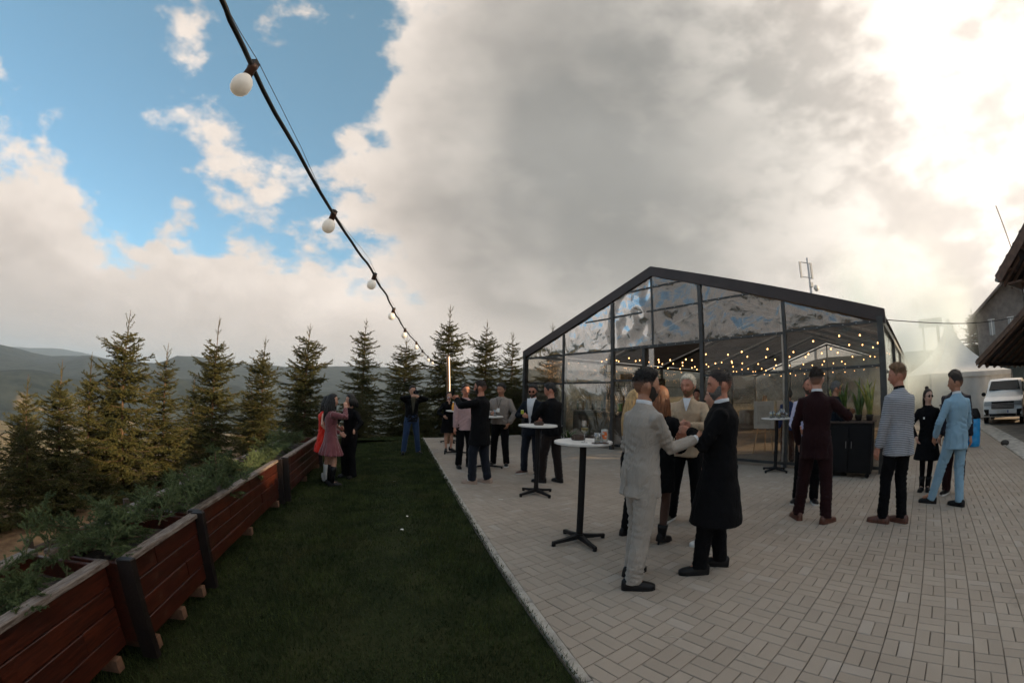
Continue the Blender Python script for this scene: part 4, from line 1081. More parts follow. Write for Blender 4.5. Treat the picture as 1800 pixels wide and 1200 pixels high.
M_LOG = mat('dark_log_wall', (.060, .030, .022), .7, vary=.35, vscale=5, stretch=(1, 1, 6), bump=.3, bscale=30)
M_RTILE = mat('dark_roof_shingle', (.085, .062, .056), .7, vary=.3, vscale=4, bump=.4, bscale=20)
M_SOFFIT = mat('soffit_board', (.13, .075, .052), .7, vary=.3, vscale=5)
M_PANE = mat('far_window_pane', (.35, .36, .36), .08, vary=.05)
def roof_slab(m, p00, p01, p11, p10, th=.16):
    a = Vector(p01) - Vector(p00); b = Vector(p10) - Vector(p00); n = a.cross(b).normalized()
    if n.z < 0: n = -n
    m.prism([p00, p01, p11, p10], tuple(n * th))
def chalet():
    o = thing('log_chalet', 'dark timber chalet with deep eaves at the right picture edge', 'house', (0, 0, 0))
    X0, X1 = 15.5, 28.
    ye, yr, ys = 7.0, 3.95, 2.3; ze, zr, zs = 4.93, 7.60, 6.35
    m = MB(); m.ab((16.3, 2.9, -.1), (27.5, 6.3, 4.9)); m.prism([(16.3, 6.3, 4.9), (16.3, 4.0, 7.2), (16.3, 2.9, 6.5), (16.3, 2.9, 4.9)], (11., 0, 0)); m.build('wall', M_LOG, o)
    for k in range(19):
        m = MB(); m.tube([(16.28, 2.8, .2 + k * .25), (16.28, 6.42, .2 + k * .25)], .115, 8); m.build('log', M_LOG, o)
    m = MB(); roof_slab(m, (X0, ye, ze), (X1, ye, ze), (X1, yr, zr), (X0, yr, zr)); r1 = m.build('roof', M_RTILE, o)
    m = MB(); roof_slab(m, (X0, ys, zs), (X1, ys, zs), (X1, yr, zr), (X0, yr, zr)); m.build('roof', M_RTILE, o)
    m = MB(); m.box((X0 + .02, (ye + yr) / 2, (ze + zr) / 2 - .03), (.05, math.hypot(ye - yr, zr - ze), .26), Matrix.Rotation(-math.atan2(zr - ze, ye - yr), 3, 'X')); m.build('barge_board', M_SOFFIT, o)
    m = MB(); m.ab((X0 + .3, 6.25, 4.72), (X1, 6.8, 4.78)); m.build('soffit', M_SOFFIT, o)
    gt = mat('zinc_gutter', (.20, .19, .18), .45, metal=.6)
    m = MB(); m.tube([(X0, ye + .06, ze - .02), (X1, ye + .06, ze - .02)], .07, 8); m.build('gutter', gt, o)
    m = MB(); m.tube([(16.0, ye, ze - .05), (16.25, 6.46, 4.5), (16.25, 6.46, .1)], .05, 8); m.build('downpipe', gt, o, True)
    m = MB(); m.lathe([(.02, 0), (.32, .05), (.36, .12), (.34, .12), (.02, .05)], (16.0, 5.9, 4.35), 18, rot=Matrix.Rotation(-math.pi / 2, 3, 'Y')); m.build('satellite_dish', M_WHITE, o, True)
    m = MB(); m.tube([(16.2, 5.9, 4.3), (16.0, 5.9, 4.35)], .02, 6); m.build('dish_arm', M_ALU, o)
    m = MB(); m.tube([(15.8, 6.35, 5.6), (15.75, 6.55, 7.35)], .018, 6); m.build('roof_aerial', M_SOFFIT, o)
    for k in range(14):                                # rafter tails under the eaves
        x = X0 + .35 + k * .62; m = MB(); m.prism([(x, ye - .05, ze - .10), (x, 6.2, 5.55), (x, 6.2, 5.40), (x, ye - .05, ze - .24)], (.09, 0, 0)); m.build('rafter_tail', M_SOFFIT, o)
    for k in range(9):                                 # shingle courses showing on the slope and along the verge
        f = (k + .5) / 9; yy, zz = ye + (yr - ye) * f, ze + (zr - ze) * f + .20; m = MB(); m.box(((X0 + X1) / 2, yy, zz), (X1 - X0 + .06, .10, .035), Matrix.Rotation(-.72, 3, 'X')); m.build('shingle_course', M_RTILE, o)
    for k in range(5):
        m = MB(); m.tube([(X0 - .02, 6.6 - k * .62, 5.18 + k * .54), (X0 + .8, 6.6 - k * .62, 5.18 + k * .54)], .07, 8); m.build('purlin_end', M_SOFFIT, o)
    # lean-to roof over the parking place
    m = MB(); roof_slab(m, (15.3, 6.05, 3.70), (22., 6.05, 3.70), (23., 9.0, 2.35), (16.9, 9.0, 2.35), .12); m.build('lean_to_roof', M_RTILE, o)
    for k in range(9):
        f = k / 8; x0, x1 = 15.4 + .75 * k, 17.0 + .7 * k; m = MB(); m.tube([(x0, 6.1, 3.60), (x1, 8.95, 2.27)], .06, 6); m.build('lean_to_rafter', M_SOFFIT, o)
    for k in range(6):
        f = (k + .5) / 6; m = MB(); m.tube([(15.3 + 1.6 * f, 6.05 + 2.95 * f, 3.84 - 1.35 * f), (22 + f, 6.05 + 2.95 * f, 3.84 - 1.35 * f)], .03, 5); m.build('batten', M_RTILE, o)
    m = MB(); m.prism([(15.28, 6.05, 3.66), (16.88, 9.0, 2.31), (16.88, 9.0, 2.52), (15.28, 6.05, 3.87)], (.04, 0, 0)); m.build('verge_board', M_SOFFIT, o)
    for x in (22.4,):
        m = MB(); m.cbox((.16, .16, 2.45), .01); q = m.build('lean_to_post', M_LOG, o); q.location = (x, 8.7, -.1)
    m = MB(); m.ab((17.2, 8.6, 2.28), (22.5, 8.76, 2.42)); m.build('lean_to_beam', M_LOG, o)
    m = MB(); m.ab((22.6, 6.2, -.1), (22.8, 8.7, 2.6)); m.build('lean_to_back', M_LOG, o)
    # added wings outside the view, heights and notch set to block the sun
    zt, zn, yn, yw = 8.55, 6.80, 1.10, 1.72
    m = MB(); m.ab((16.6, yn + yw, -.1), (21, 2.88, 5.1)); m.build('wall', M_LOG, o)  # walls here are added too, closing the gap under the shading roofs
    m = MB(); m.ab((16.6, -18, -.1), (21, yn - yw, 5.1)); m.build('wall', M_LOG, o)
    for ya, yb in ((yn + yw, 2.9), (-18.5, yn - yw)):
        m = MB(); m.add([(16.0, ya, 5.0), (16.0, yb, 5.0), (18.8, ya, zt), (18.8, yb, zt), (21.6, ya, 5.0), (21.6, yb, 5.0)], [(0, 1, 3, 2), (2, 3, 5, 4), (0, 2, 4), (1, 5, 3), (0, 4, 5, 1)])
        m.build('added_shade_roof', M_RTILE, o)
    m = MB(); m.prism([(18.7, yn - yw, -.1), (18.7, yn + yw, -.1), (18.7, yn + yw, zt), (18.7, yn, zn), (18.7, yn - yw, zt)], (.2, 0, 0)); m.build('notched_sun_blocker', M_RTILE, o)   # added sun blocker, its V notch lets a lit triangle onto the planter
chalet()

def hill_house():
    o = thing('hill_house', 'hazy two-storey house with tiled roof on the hill behind the smoke', 'house', (42.5, 18.6, 2.6), R(28))
    wm = mat('hill_house_wall', (.20, .18, .165), .8, vary=.2, vscale=2)
    m = MB(); m.ab((-4, -3, -1), (6, 3.2, 4.6)); m.prism([(-4, -3, 4.6), (-4, .1, 7.0), (-4, 3.2, 4.6)], (10, 0, 0)); m.build('wall', wm, o)
    rt = mat('weathered_tile', (.20, .16, .14), .8, vary=.3, vscale=3, bump=.5, bscale=12)
    for s in (-1, 1):
        m = MB(); roof_slab(m, (-5, .1 + s * 3.9, 4.0), (7, .1 + s * 3.9, 4.0), (7, .1, 7.05), (-5, .1, 7.05), .18); r_ = m.build('roof', rt, o)
        for k in range(9):
            f = (k + .5) / 9; b = MB(); b.box((1, .1 + s * 3.9 * (1 - f), 4.0 + 3.05 * f + .2), (12, .05, .05)); b.build('tile_course', rt, r_)
    for y in (-1.6, .2, 1.9):
        for z in (.8, 3.0):
            m = MB(); m.box((-4.02, y, z + .5), (.06, .5, 1.15)); w = m.build('window', M_PANE, o); f = MB(); f.box((-4.06, y, z + .5), (.04, .06, 1.25)); f.box((-4.06, y, z + 1.15), (.06, .62, .07)); f.build('frame', M_WHITE, w)
    for x in (-2.5, 0, 2.5):
        m = MB(); m.box((x, -3.02, 3.5), (.8, .06, 1.25)); w = m.build('window', M_PANE, o); f = MB(); f.box((x, -3.06, 3.5), (.06, .04, 1.25)); f.build('frame', M_WHITE, w)
hill_house()

def lookout():
    o = thing('lookout_shelter', 'timber lookout shelter with sloping roof on the hill crest', 'shelter', (41.4, 27.2, 4.2), R(35))
    wd = mat('grey_timber', (.16, .13, .11), .85, vary=.2)
    for x in (-1.4, 1.5):
        for y in (-.8, .8):
            m = MB(); m.cbox((.26, .2, 3.6), .01); q = m.build('post', wd, o); q.location = (x, y, 0)
    m = MB(); m.prism([(-2.2, -1.2, 3.15), (2.0, -1.2, 3.75), (2.0, -1.2, 4.45), (-2.2, -1.2, 4.0)], (0, 2.4, 0)); m.build('roof', wd, o)
    for z in (1.1, 1.6): m = MB(); m.box((0, -.8, z), (3.1, .08, .1)); m.build('rail', wd, o)
    m = MB(); m.box((0, 0, .9), (3.4, 1.9, .14)); m.build('deck', wd, o)
    f = thing('ridge_fence', 'grey board fence along the hill crest right of the lookout', 'fence', (0, 0, 0))
    pts = [Vector((43.5, 26., 4.9)), Vector((44.5, 24.2, 5.0)), Vector((45.2, 22.6, 5.0)), Vector((45.8, 21., 5.1))]
    for p in pts: m = MB(); m.cbox((.14, .14, 1.7), .01); q = m.build('post', wd, f); q.location = tuple(p - Vector((0, 0, .3)))
    for a, b in zip(pts, pts[1:]):
        for h in (.5, .85, 1.2): m = MB(); m.tube([tuple(a + Vector((0, 0, h))), tuple(b + Vector((0, 0, h)))], .07, 5); m.build('rail', wd, f)
lookout()
for k, (x, y, zt, pr) in enumerate(((46., 27.5, 9.0, 1), (48., 25.6, 9.8, 0), (50., 24.0, 10.6, 2), (52., 22.4, 10.4, 4), (47., 23.5, 8.7, 3))):
    spruce(x, y, 4.6, zt, pr, 'far conifer on the hill crest, %s from the lookout shelter' % names[k], k * 1.3, 'conifers on the hill crest', 1.2)

def mast():
    o = thing('antenna_mast', 'grey telephone mast with panel aerials behind the tent roof', 'mast', (46.6, 52.1, 8.), 0)
    m = MB(); m.tube([(0, 0, -3), (0, 0, 14.9)], [.28, .16], 10); m.build('pole', M_ALU, o)
    wp = mat('aerial_panel', (.66, .65, .63), .5)
    for x in (-1.9, .45):
        m = MB(); m.box((x, -.2, 12.7), (.34, .2, 2.6)); m.build('panel_aerial', wp, o)
    for z in (11.6, 14.0):
        m = MB(); m.tube([(-1.9, -.1, z), (.5, -.1, z)], .07, 6); m.build('arm', M_ALU, o)
    m = MB(); m.ell((.9, -.4, 9.9), (.55, .3, .55)); m.build('dish', wp, o, True)
    m = MB(); m.box((0, -.2, 10.4), (.5, .5, .7)); m.build('junction_box', wp, o)
mast()

# overhead cable from tent corner to chalet
o = thing('overhead_cable', 'thin grey cable from the tent corner to the chalet', 'cable', (0, 0, 0))
a, b = Vector(tp(.05, .1, 2.98)), Vector((16.2, 6.44, 3.72)); pts = [a.lerp(b, k / 16) - Vector((0, 0, .18 * math.sin(math.pi * k / 16))) for k in range(17)]
m = MB(); m.tube(pts, .010, 6); m.build('wire', M_CORD, o)
m = MB(); m.box(tuple(a), (.05, .05, .08)); m.build('bracket', M_STEEL, o)

# serving stand, blue drum
o = thing('serving_stand', 'steel-framed serving stand before the pagoda', 'table', (15.4, 9.5, -.02), R(30))
for x in (-.35, .35):
    for y in (-.25, .25): m = MB(); m.tube([(x, y, 0), (x, y, 1.0)], .018, 6); m.build('leg', M_STEEL, o)
for z, w in ((.98, .9), (.75, .76)): m = MB(); m.cbox((w, .62, .03), .005); q = m.build('shelf', M_STEEL if z < .9 else M_BLACK, o); q.location = (0, 0, z)
m = MB(); m.lathe([(.1, 1.02), (.12, 1.1), (.02, 1.16), (.02, 1.2)], seg=12); m.build('lid_pan', M_STEEL, o, True)
o = thing('blue_drum', 'bright blue drum with black lid behind the light blue suit', 'drum', (12.15, 6.62, 0))
bm_ = mat('bright_blue_plastic', (.02, .28, .62), .35)
m = MB(); m.lathe([(.19, 0), (.21, .03), (.215, .2), (.205, .23), (.215, .26), (.215, .5), (.205, .53), (.215, .56), (.21, .72), (.19, .74)], seg=24); m.build('barrel', bm_, o, True)
m = MB(); m.lathe([(.215, .74), (.22, .76), (.21, .84), (.14, .98), (.12, 1.0)], seg=24); m.build('lid', M_BLACK, o, True)

# dark stones along the gutter
for k, (x, y) in enumerate(((12.9, 5.95), (11.15, 4.35))):
    m = MB(); rgx = random.Random(k); rings = []
    for i in range(6):
        a = -1.2 + 2.4 * i / 5; rings.append([(math.cos(b_) * .16 * math.cos(a) * (1 + .25 * noise.noise((b_, a, k))), math.sin(b_) * .12 * math.cos(a), .06 + .08 * math.sin(a)) for b_ in np.linspace(0, 6.28, 10, endpoint=False)])
    m.loft(rings); q = m.build('stone', mat('dark_stone', (.05, .045, .04), .9), None, True); q.location = (x, y, -.01); tag(q, ['dark loose stone on the gutter in front of the van', 'dark loose stone on the gutter at the right edge'][k], 'stone', 'stones on the gutter')

# ------------------------------------------------------------------ smoke drifting from the grill
def smoke():
    m = bpy.data.materials.new('grill_smoke'); m.use_nodes = True; t = NT(m.node_tree); t.n.clear()
    out = t.node('ShaderNodeOutputMaterial'); v = t.node('ShaderNodeVolumePrincipled')
    v.inputs['Color'].default_value = (.80, .93, 1., 1); v.inputs['Anisotropy'].default_value = .45
    c = t.node('ShaderNodeTexCoord').outputs['Object']
    n = t.noise(t.vmath('MULTIPLY', c, (1., 1., .75)), 1.15, 4, .6, .6)
    r = t.vmath('LENGTH', c, out=1)
    f = t.step(r, 1.0, .35)
    d = t.math('MULTIPLY', t.step(n, .42, .74), f)
    t.link(t.math('MULTIPLY', d, .85), v.inputs['Density'])
    t.link(v.outputs[0], out.inputs[1])
    b = MB(); b.ell((0, 0, 0), (1, 1, 1), seg=24, rows=14)
    o = b.build('smoke', m, None, True); o.location = (16.9, 12.9, 4.7); o.scale = (5.6, 4.2, 5.2); o.rotation_euler = (0, .15, R(20))
    tag(o, 'pale drifting smoke in front of the pagoda tent', 'smoke', kind='stuff')
smoke()

# ------------------------------------------------------------------ the air itself
def haze():
    m = bpy.data.materials.new('mountain_haze'); m.use_nodes = True; t = NT(m.node_tree); t.n.clear()
    out = t.node('ShaderNodeOutputMaterial'); v = t.node('ShaderNodeVolumePrincipled')
    v.inputs['Color'].default_value = (.68, .84, 1., 1); v.inputs['Density'].default_value = .00020; v.inputs['Anisotropy'].default_value = .2
    t.link(v.outputs[0], out.inputs[1])
    b = MB(); b.ab((-7600, -7600, -170), (7600, 7600, 230)); o = b.build('haze', m); tag(o, 'pale blue air between the terrace and the mountains', 'haze', kind='stuff')
haze()

# ------------------------------------------------------------------ cocktail tables
M_TTOP = mat('white_marbled_top', (.62, .60, .57), .35, vary=.1, vscale=6, detail=8)
M_TBLK = mat('black_powder_coat', (.006, .006, .007), .55, vary=.2, spec=.25)
def cocktail(x, y, z, label, turn=0., r=.305, h=1.1, dark=False):
    o = thing('cocktail_table', label, 'table', (x, y, z), turn, 'tall cocktail tables')
    m = MB(); m.lathe([(r - .012, h - .026), (r, h - .022), (r, h - .004), (r - .004, h), (.01, h)], seg=48); m.build('table_top', M_TBLK if dark else M_TTOP, o, angle=40)
    m = MB(); m.lathe([(.10, h - .045), (.11, h - .03)], seg=20); m.build('mount_plate', M_TBLK, o)
    m = MB(); m.tube([(0, 0, .05), (0, 0, h - .03)], .036, 16); m.build('pole', M_TBLK, o, angle=40)
    for k in range(4):
        a = k * math.pi / 2; d = Vector((math.cos(a), math.sin(a), 0)); n = Vector((-d.y, d.x, 0))
        m = MB(); rings = []
        for f, w, z0, z1 in ((.0, .03, .045, .095), (.6, .024, .03, .062), (1., .02, .022, .048)):
            c = d * (.30 * f + .02); rings.append([c - n * w + Vector((0, 0, z0)), c + n * w + Vector((0, 0, z0)), c + n * w * .8 + Vector((0, 0, z1)), c - n * w * .8 + Vector((0, 0, z1))])
        m.loft(rings); q = m.build('foot', M_TBLK, o)
        e = MB(); e.tube([tuple(d * .305), tuple(d * .305 + Vector((0, 0, .026)))], .022, 10); e.build('glide', M_TBLK, q)
    m = MB(); m.tube([(0, 0, .045), (0, 0, .1)], .05, 14); m.build('hub', M_TBLK, o)
    return o
TBL = [(.77, 4.24, 0, 'nearest cocktail table with wine glass and orange can', R(22)), (.44, 6.39, 0, 'cocktail table with only an ashtray, in front of two dark-suited men', R(38)),
       (-.44, 8.49, 0, 'cocktail table half hidden behind the man in white sneakers', R(10)), (-1.3, 10.26, 0, 'cocktail table with a bottle beside the drinking woman', R(15)),
       (-1.81, 12.6, 0, 'farthest cocktail table behind the drinking woman', R(30))]
for x, y, z, lb, tn in TBL: cocktail(x, y, z, lb, tn)
cocktail(5.43, 7.33, 0, 'black-edged cocktail table full of glasses at the tent front', R(15), .33)
# on the nearest table
M_GLASS = glassy('drinking_glass', (.84, .86, .86), .14, .02)
M_WINE = mat('white_wine', (.60, .50, .20), .05, trans=.3, vary=0)
M_ASH = mat('brown_ashtray', (.055, .032, .022), .5, vary=.2)
def wine_glass(x, y, z, label):
    o = thing('wine_glass', label, 'glass', (x, y, z))
    m = MB(); m.lathe([(.034, 0), (.034, .003), (.006, .008), (.0045, .03), (.0045, .085), (.012, .095), (.034, .118), (.040, .145), (.037, .185), (.030, .225)], seg=28)
    m.f = m.f[:-1]; m.m = m.m[:-1]; m.build('bowl', M_GLASS, o, True)
    m = MB(); m.lathe([(.006, .096), (.032, .119), (.038, .143), (.0375, .152), (.001, .1521)], seg=24); m.build('wine', M_WINE, o, True)
def tumbler(x, y, z, label, h=.095, r=.037, fill=None):
    o = thing('tumbler', label, 'glass', (x, y, z))
    m = MB(); m.lathe([(r * .9, 0), (r, h), (r - .003, h), (r * .88, .012)], seg=24); m.build('glass', M_GLASS, o, True)
    m = MB(); m.lathe([(r * .86, .012), (r * .92, h * (.25 if fill is None else .7)), (.001, h * (.25 if fill is None else .701))], seg=20); m.build('drink', fill or M_WINE, o, True)
def ashtray(x, y, z, label):
    o = thing('ashtray', label, 'ashtray', (x, y, z))
    m = MB(); m.lathe([(.068, 0), (.072, .006), (.072, .05), (.066, .052), (.062, .050), (.058, .014), (.001, .014)], seg=36); m.build('bowl', M_ASH, o, angle=40)
    for k in range(20):
        a = k * .314; b = MB(); b.tube([(math.cos(a) * .072, math.sin(a) * .072, .006), (math.cos(a) * .073, math.sin(a) * .073, .047)], .004, 5); b.build('rib', M_ASH, o)
TT = 1.1002
wine_glass(.755, 4.10, TT, 'stemmed glass of white wine on the nearest cocktail table')
ashtray(.735, 4.36, TT, 'brown ribbed ashtray behind the wine glass')
ashtray(.45, 6.36, TT, 'dark ashtray on the second cocktail table')
tumbler(.90, 4.14, TT, 'empty clear tumbler between wine glass and orange can')
o = thing('drink_can', 'short can with orange print on the nearest cocktail table', 'can', (.985, 4.20, TT))
m = MB(); m.lathe([(.030, 0), (.036, .006), (.036, .118), (.031, .126), (.029, .123), (.001, .123)], seg=28); m.build('can_body', mat('can_silver', (.42, .41, .38), .4, metal=.4), o, angle=45)
def curved_patch(m, r, z0, z1, a0, a1, n=10):
    vs = [(math.cos(a0 + (a1 - a0) * i / n) * r, math.sin(a0 + (a1 - a0) * i / n) * r, z) for i in range(n + 1) for z in (z0, z1)]
    m.add(vs, [(2 * i, 2 * i + 2, 2 * i + 3, 2 * i + 1) for i in range(n)])
om = mat('orange_print', (.75, .16, .04), .5, vary=.1)
m = MB()
for k in range(16):   # swirling orange disc wrapped round the can
    z = .028 + k * .0048; w = math.sqrt(max(0, 1 - ((z - .066) / .042) ** 2)) * .85
    curved_patch(m, .0366, z, z + .005, -1.75 - w, -1.75 + w * .9)
m.build('orange_emblem', om, o)
m = MB(); curved_patch(m, .0370, .074, .092, -2.6, -1.9); curved_patch(m, .0370, .05, .062, -1.75, -1.15); m.build('pale_swirl', mat('pale_print', (.62, .56, .47), .5), o)
o = thing('smartphone', 'dark phone lying flat on the nearest cocktail table', 'phone', (.90, 4.02, TT), R(8))
m = MB(); m.cbox((.155, .075, .009), .002); m.build('case', mat('phone_case', (.03, .012, .012), .4), o); m = MB(); m.box((0, 0, .0098), (.14, .066, .001)); m.build('screen', mat('phone_glass', (.01, .01, .012), .08), o)
# drinks on the other tables
M_COLA = mat('cola', (.035, .010, .006), .1, vary=0); M_JUICE = mat('orange_juice', (.75, .33, .05), .3, vary=0); M_RED = mat('red_drink', (.45, .04, .03), .2, vary=0)
tumbler(-.30, 8.42, TT, 'glass of dark cola on the table by the grey bomber jacket', .13, .034, M_COLA)
o = thing('juice_bottle', 'small bottle of orange juice on the table by the drinking woman', 'bottle', (-1.42, 10.2, TT))
m = MB(); m.lathe([(.03, 0), (.032, .1), (.026, .14), (.013, .17), (.013, .20)], seg=16); m.build('bottle', M_JUICE, o, True); m = MB(); m.lathe([(.015, .20), (.015, .225)], seg=12); m.build('cap', M_WHITE, o)
rgT = random.Random(2)
for k in range(11):
    a = rgT.uniform(0, 6.28); r = rgT.uniform(.05, .27)
    tumbler(5.43 + math.cos(k * 2.4) * r, 7.33 + math.sin(k * 2.4) * r, TT, ['clear glass on the crowded table at the tent front, %s placed' % q for q in ('front-left', 'rear-left', 'right', 'front', 'rear', 'near-right', 'near-left', 'rear-right', 'middle', 'outer-left', 'outer-right')][k], .10 + .04 * (k % 3), .03, [None, M_WINE, M_COLA][k % 3])

# ------------------------------------------------------------------ string of white bulbs from upper left to the post
def string_lights():
    o = thing('string_lights', 'black cable with frosted white bulbs sweeping down from the upper left', 'string lights', (0, 0, 0))
    ctl = [(-.52, -3.0, 3.6), (-.66, -.6, 2.85), (-.72, .35, 2.52), (-.747, .752, 2.43), (-.867, 1.70, 2.385), (-.946, 2.6, 2.335), (-1.093, 3.6, 2.30), (-1.24, 4.6, 2.265), (-1.334, 5.6, 2.235), (-1.463, 6.6, 2.22), (-1.573, 7.6, 2.21), (-1.68, 8.6, 2.22), (-1.75, 10.0, 2.33), (-1.80, 12.2, 2.66)]
    pts = []
    for i in range(len(ctl) - 1):
        p0, p1, p2, p3 = (Vector(ctl[max(0, min(len(ctl) - 1, i + q))]) for q in (-1, 0, 1, 2))
        for k in range(8):
            t = k / 8
            q = .5 * ((2 * p1) + (p2 - p0) * t + (2 * p0 - 5 * p1 + 4 * p2 - p3) * t * t + (-p0 + 3 * p1 - 3 * p2 + p3) * t ** 3)
            w = Vector((noise.noise((i * 3 + t * 3, 0, 0)), 0, noise.noise((i * 3 + t * 3, 9, 0)))) * .02 * math.sin(math.pi * t)
            pts.append(q + w)
    pts.append(Vector(ctl[-1]))
    m = MB(); m.tube(pts, .0075, 7); m.build('cable', M_CORD, o, True)
    wire = MB(); wire.tube([Vector(p) + Vector((.01, 0, .012 + .02 * math.sin(k * .55))) for k, p in enumerate(pts)][::2], .0012, 5); wire.build('carrier_wire', mat('thin_steel_wire', (.3, .29, .27), .4, metal=.8), o)
    bm = emit('frosted_bulb', (1., .82, .6), .12, (.86, .83, .78)); bm.node_tree.nodes['Principled BSDF'].inputs['Roughness'].default_value = .3
    sk = mat('copper_brown_socket', (.06, .028, .018), .4, metal=.3)
    bme = MB().lathe([(.014, -.03), (.016, -.036), (.026, -.044), (.034, -.056), (.0375, -.074), (.0345, -.092), (.025, -.105), (.012, -.1115), (.001, -.112)], seg=24).mesh('bulb', bm, True)
    sme = MB().lathe([(.010, .012), (.017, .010), (.019, -.004), (.0165, -.008), (.0175, -.034), (.014, -.036)], seg=16).mesh('socket', sk, True)
    rg = random.Random(5)
    for k, c in enumerate(ctl[3:12]):
        s = link('socket', sme, o); s.location = c; s.scale = (.86,) * 3; s.rotation_euler = (rg.uniform(-.1, .1), .28 if k < 4 else rg.uniform(-.1, .15), 0); link('bulb', bme, s)
        cl = MB(); cl.box((0, 0, .012), (.022, .03, .024)); cl.build('clamp', M_CORD, s)
string_lights()
# post wrapped with a light strip
o = thing('fairy_light_post', 'bare timber post with a glowing light strip by the far tables', 'post', (-1.86, 12.3, -.05))
m = MB(); m.tube([(0, 0, 0), (.03, 0, 1.0), (-.02, 0, 2.0), (-.06, 0, 2.72)], [.07, .066, .06, .055], 12); m.build('trunk', mat('peeled_log', (.26, .15, .09), .8, vary=.3, vscale=6, bump=.4, bscale=30), o, True)
m = MB(); m.tube([(.04, -.065, .5), (.05, -.062, 1.2), (.035, -.062, 1.8), (-.02, -.055, 2.68)], .010, 8); m.build('light_strip', emit('warm_strip', (1., .70, .4), 2.6), o, True)
o = thing('guy_line', 'thin line running from the fairy-light post to the tent', 'cable', (0, 0, 0)); m = MB(); m.tube([(-1.9, 12.3, 2.3), (-.6, 13.4, 2.0), (.6, 15.1, 2.45)], .006, 5); m.build('line', M_CORD, o); m = MB(); m.box((-1.9, 12.3, 2.3), (.03, .03, .05)); m.build('clip', M_STEEL, o)

# ------------------------------------------------------------------ people
def _sm(t): t = max(0., min(1., t)); return t * t * (3 - 2 * t)
def head_pt(th, dz):
    """surface of a head round its centre; th = longitude from the face (rad), dz = sin of latitude"""
    c = math.sqrt(max(0., 1 - dz * dz)); dx, dy = math.sin(th) * c, math.cos(th) * c
    x, y, z = .074 * dx, .096 * dy, .117 * dz  # scaled by HS when placed
    if dz < 0:
        x *= 1 - .26 * (-dz) ** 1.3
        if dy < 0: y *= 1 - .42 * _sm(-dz * 1.2)
        else: y *= 1 + .03 * (-dz)
    elif dy < 0: y *= 1.04
    t = abs(th)
    if dy > 0:
        y -= .006 * math.exp(-(t / .55) ** 2) * math.exp(-((dz - .05) / .5) ** 2)            # flatter face
        y += .027 * math.exp(-(t / .125) ** 2) * (math.exp(-((dz + .24) / .10) ** 2) + .45 * math.exp(-((dz + .05) / .15) ** 2))   # nose
        y -= .010 * math.exp(-((t - .40) / .16) ** 2) * math.exp(-((dz - .03) / .09) ** 2)   # eye sockets
        y += .005 * math.exp(-((t - .35) / .3) ** 2) * math.exp(-((dz - .20) / .08) ** 2)    # brow
        y += .005 * math.exp(-(t / .25) ** 2) * math.exp(-((dz + .55) / .09) ** 2)           # lips
        y -= .004 * math.exp(-(t / .25) ** 2) * math.exp(-((dz + .69) / .05) ** 2)
        y += .010 * math.exp(-(t / .28) ** 2) * math.exp(-((dz + .86) / .10) ** 2)           # chin
    return Vector((x, y, z))
def head_shell(mask, thick, NL=44, NZ=34, zlo=-1., zhi=.999, nz=0.):
    """sheet lying over the head where mask>0, standing off it by thick"""
    m = MB(); vs = []; keep = []
    for j in range(NZ + 1):
        dz = math.sin(math.asin(zlo) + (math.asin(zhi) - math.asin(zlo)) * j / NZ)
        for i in range(NL):
            th = -math.pi + 2 * math.pi * i / NL; k = mask(th, dz)
            p = head_pt(th, dz); n = Vector((p.x / .074 ** 2, p.y / .096 ** 2, p.z / .117 ** 2)).normalized()
            off = .0022 + _sm(k * 3) * thick(th, dz) * (1 + nz * noise.noise((th * 5, dz * 6, 2.)))
            vs.append(p + n * off); keep.append(k > 0)
    fs = []
    for j in range(NZ):
        for i in range(NL):
            q = (j * NL + i, j * NL + (i + 1) % NL, (j + 1) * NL + (i + 1) % NL, (j + 1) * NL + i)
            if sum(keep[a] for a in q) >= 3: fs.append(q)
    m.add(vs, fs); m.add([vs[NZ * NL + i] for i in range(NL)], [tuple(range(NL))] if keep[-1] else [])
    return m
def fade_mat(hair, skin):
    """short hair thinning to stubble low on the sides, driven by the 'fade' value of the hair mesh"""
    nm = 'faded_hair_%s_%s' % (hair, skin)
    if nm in MATS: return MATS[nm]
    m = mat(nm, HAIR[hair], .55, vary=.35, vscale=60, bump=.5, bscale=160, stretch=(1, 1, .25), spec=.3); t = NT(m.node_tree); b = t.n['Principled BSDF']
    a = t.node('ShaderNodeAttribute'); a.attribute_name = 'fade'; src = b.inputs['Base Color'].links[0].from_socket
    f = t.math('ADD', a.outputs['Fac'], t.math('MULTIPLY', t.math('SUBTRACT', t.noise(t.node('ShaderNodeTexCoord').outputs['Object'], 240, 2), .5), .25), clamp=True)
    t.link(t.mix(f, rgb(tuple(.30 * x + .52 * y for x, y in zip(HAIR[hair], SK[skin]))), src), b.inputs['Base Color'])
    return m
def hairline(th, low=0.):
    t = abs(th) * 180 / math.pi
    return float(np.interp(t, [0, 35, 55, 68, 78, 92, 104, 118, 140, 180], [.66, .62, .50, .30, -.10, -.12, .18, .02, -.42 + low, -.50 + low]))
WORK = bpy.data.scenes.new('workbench')
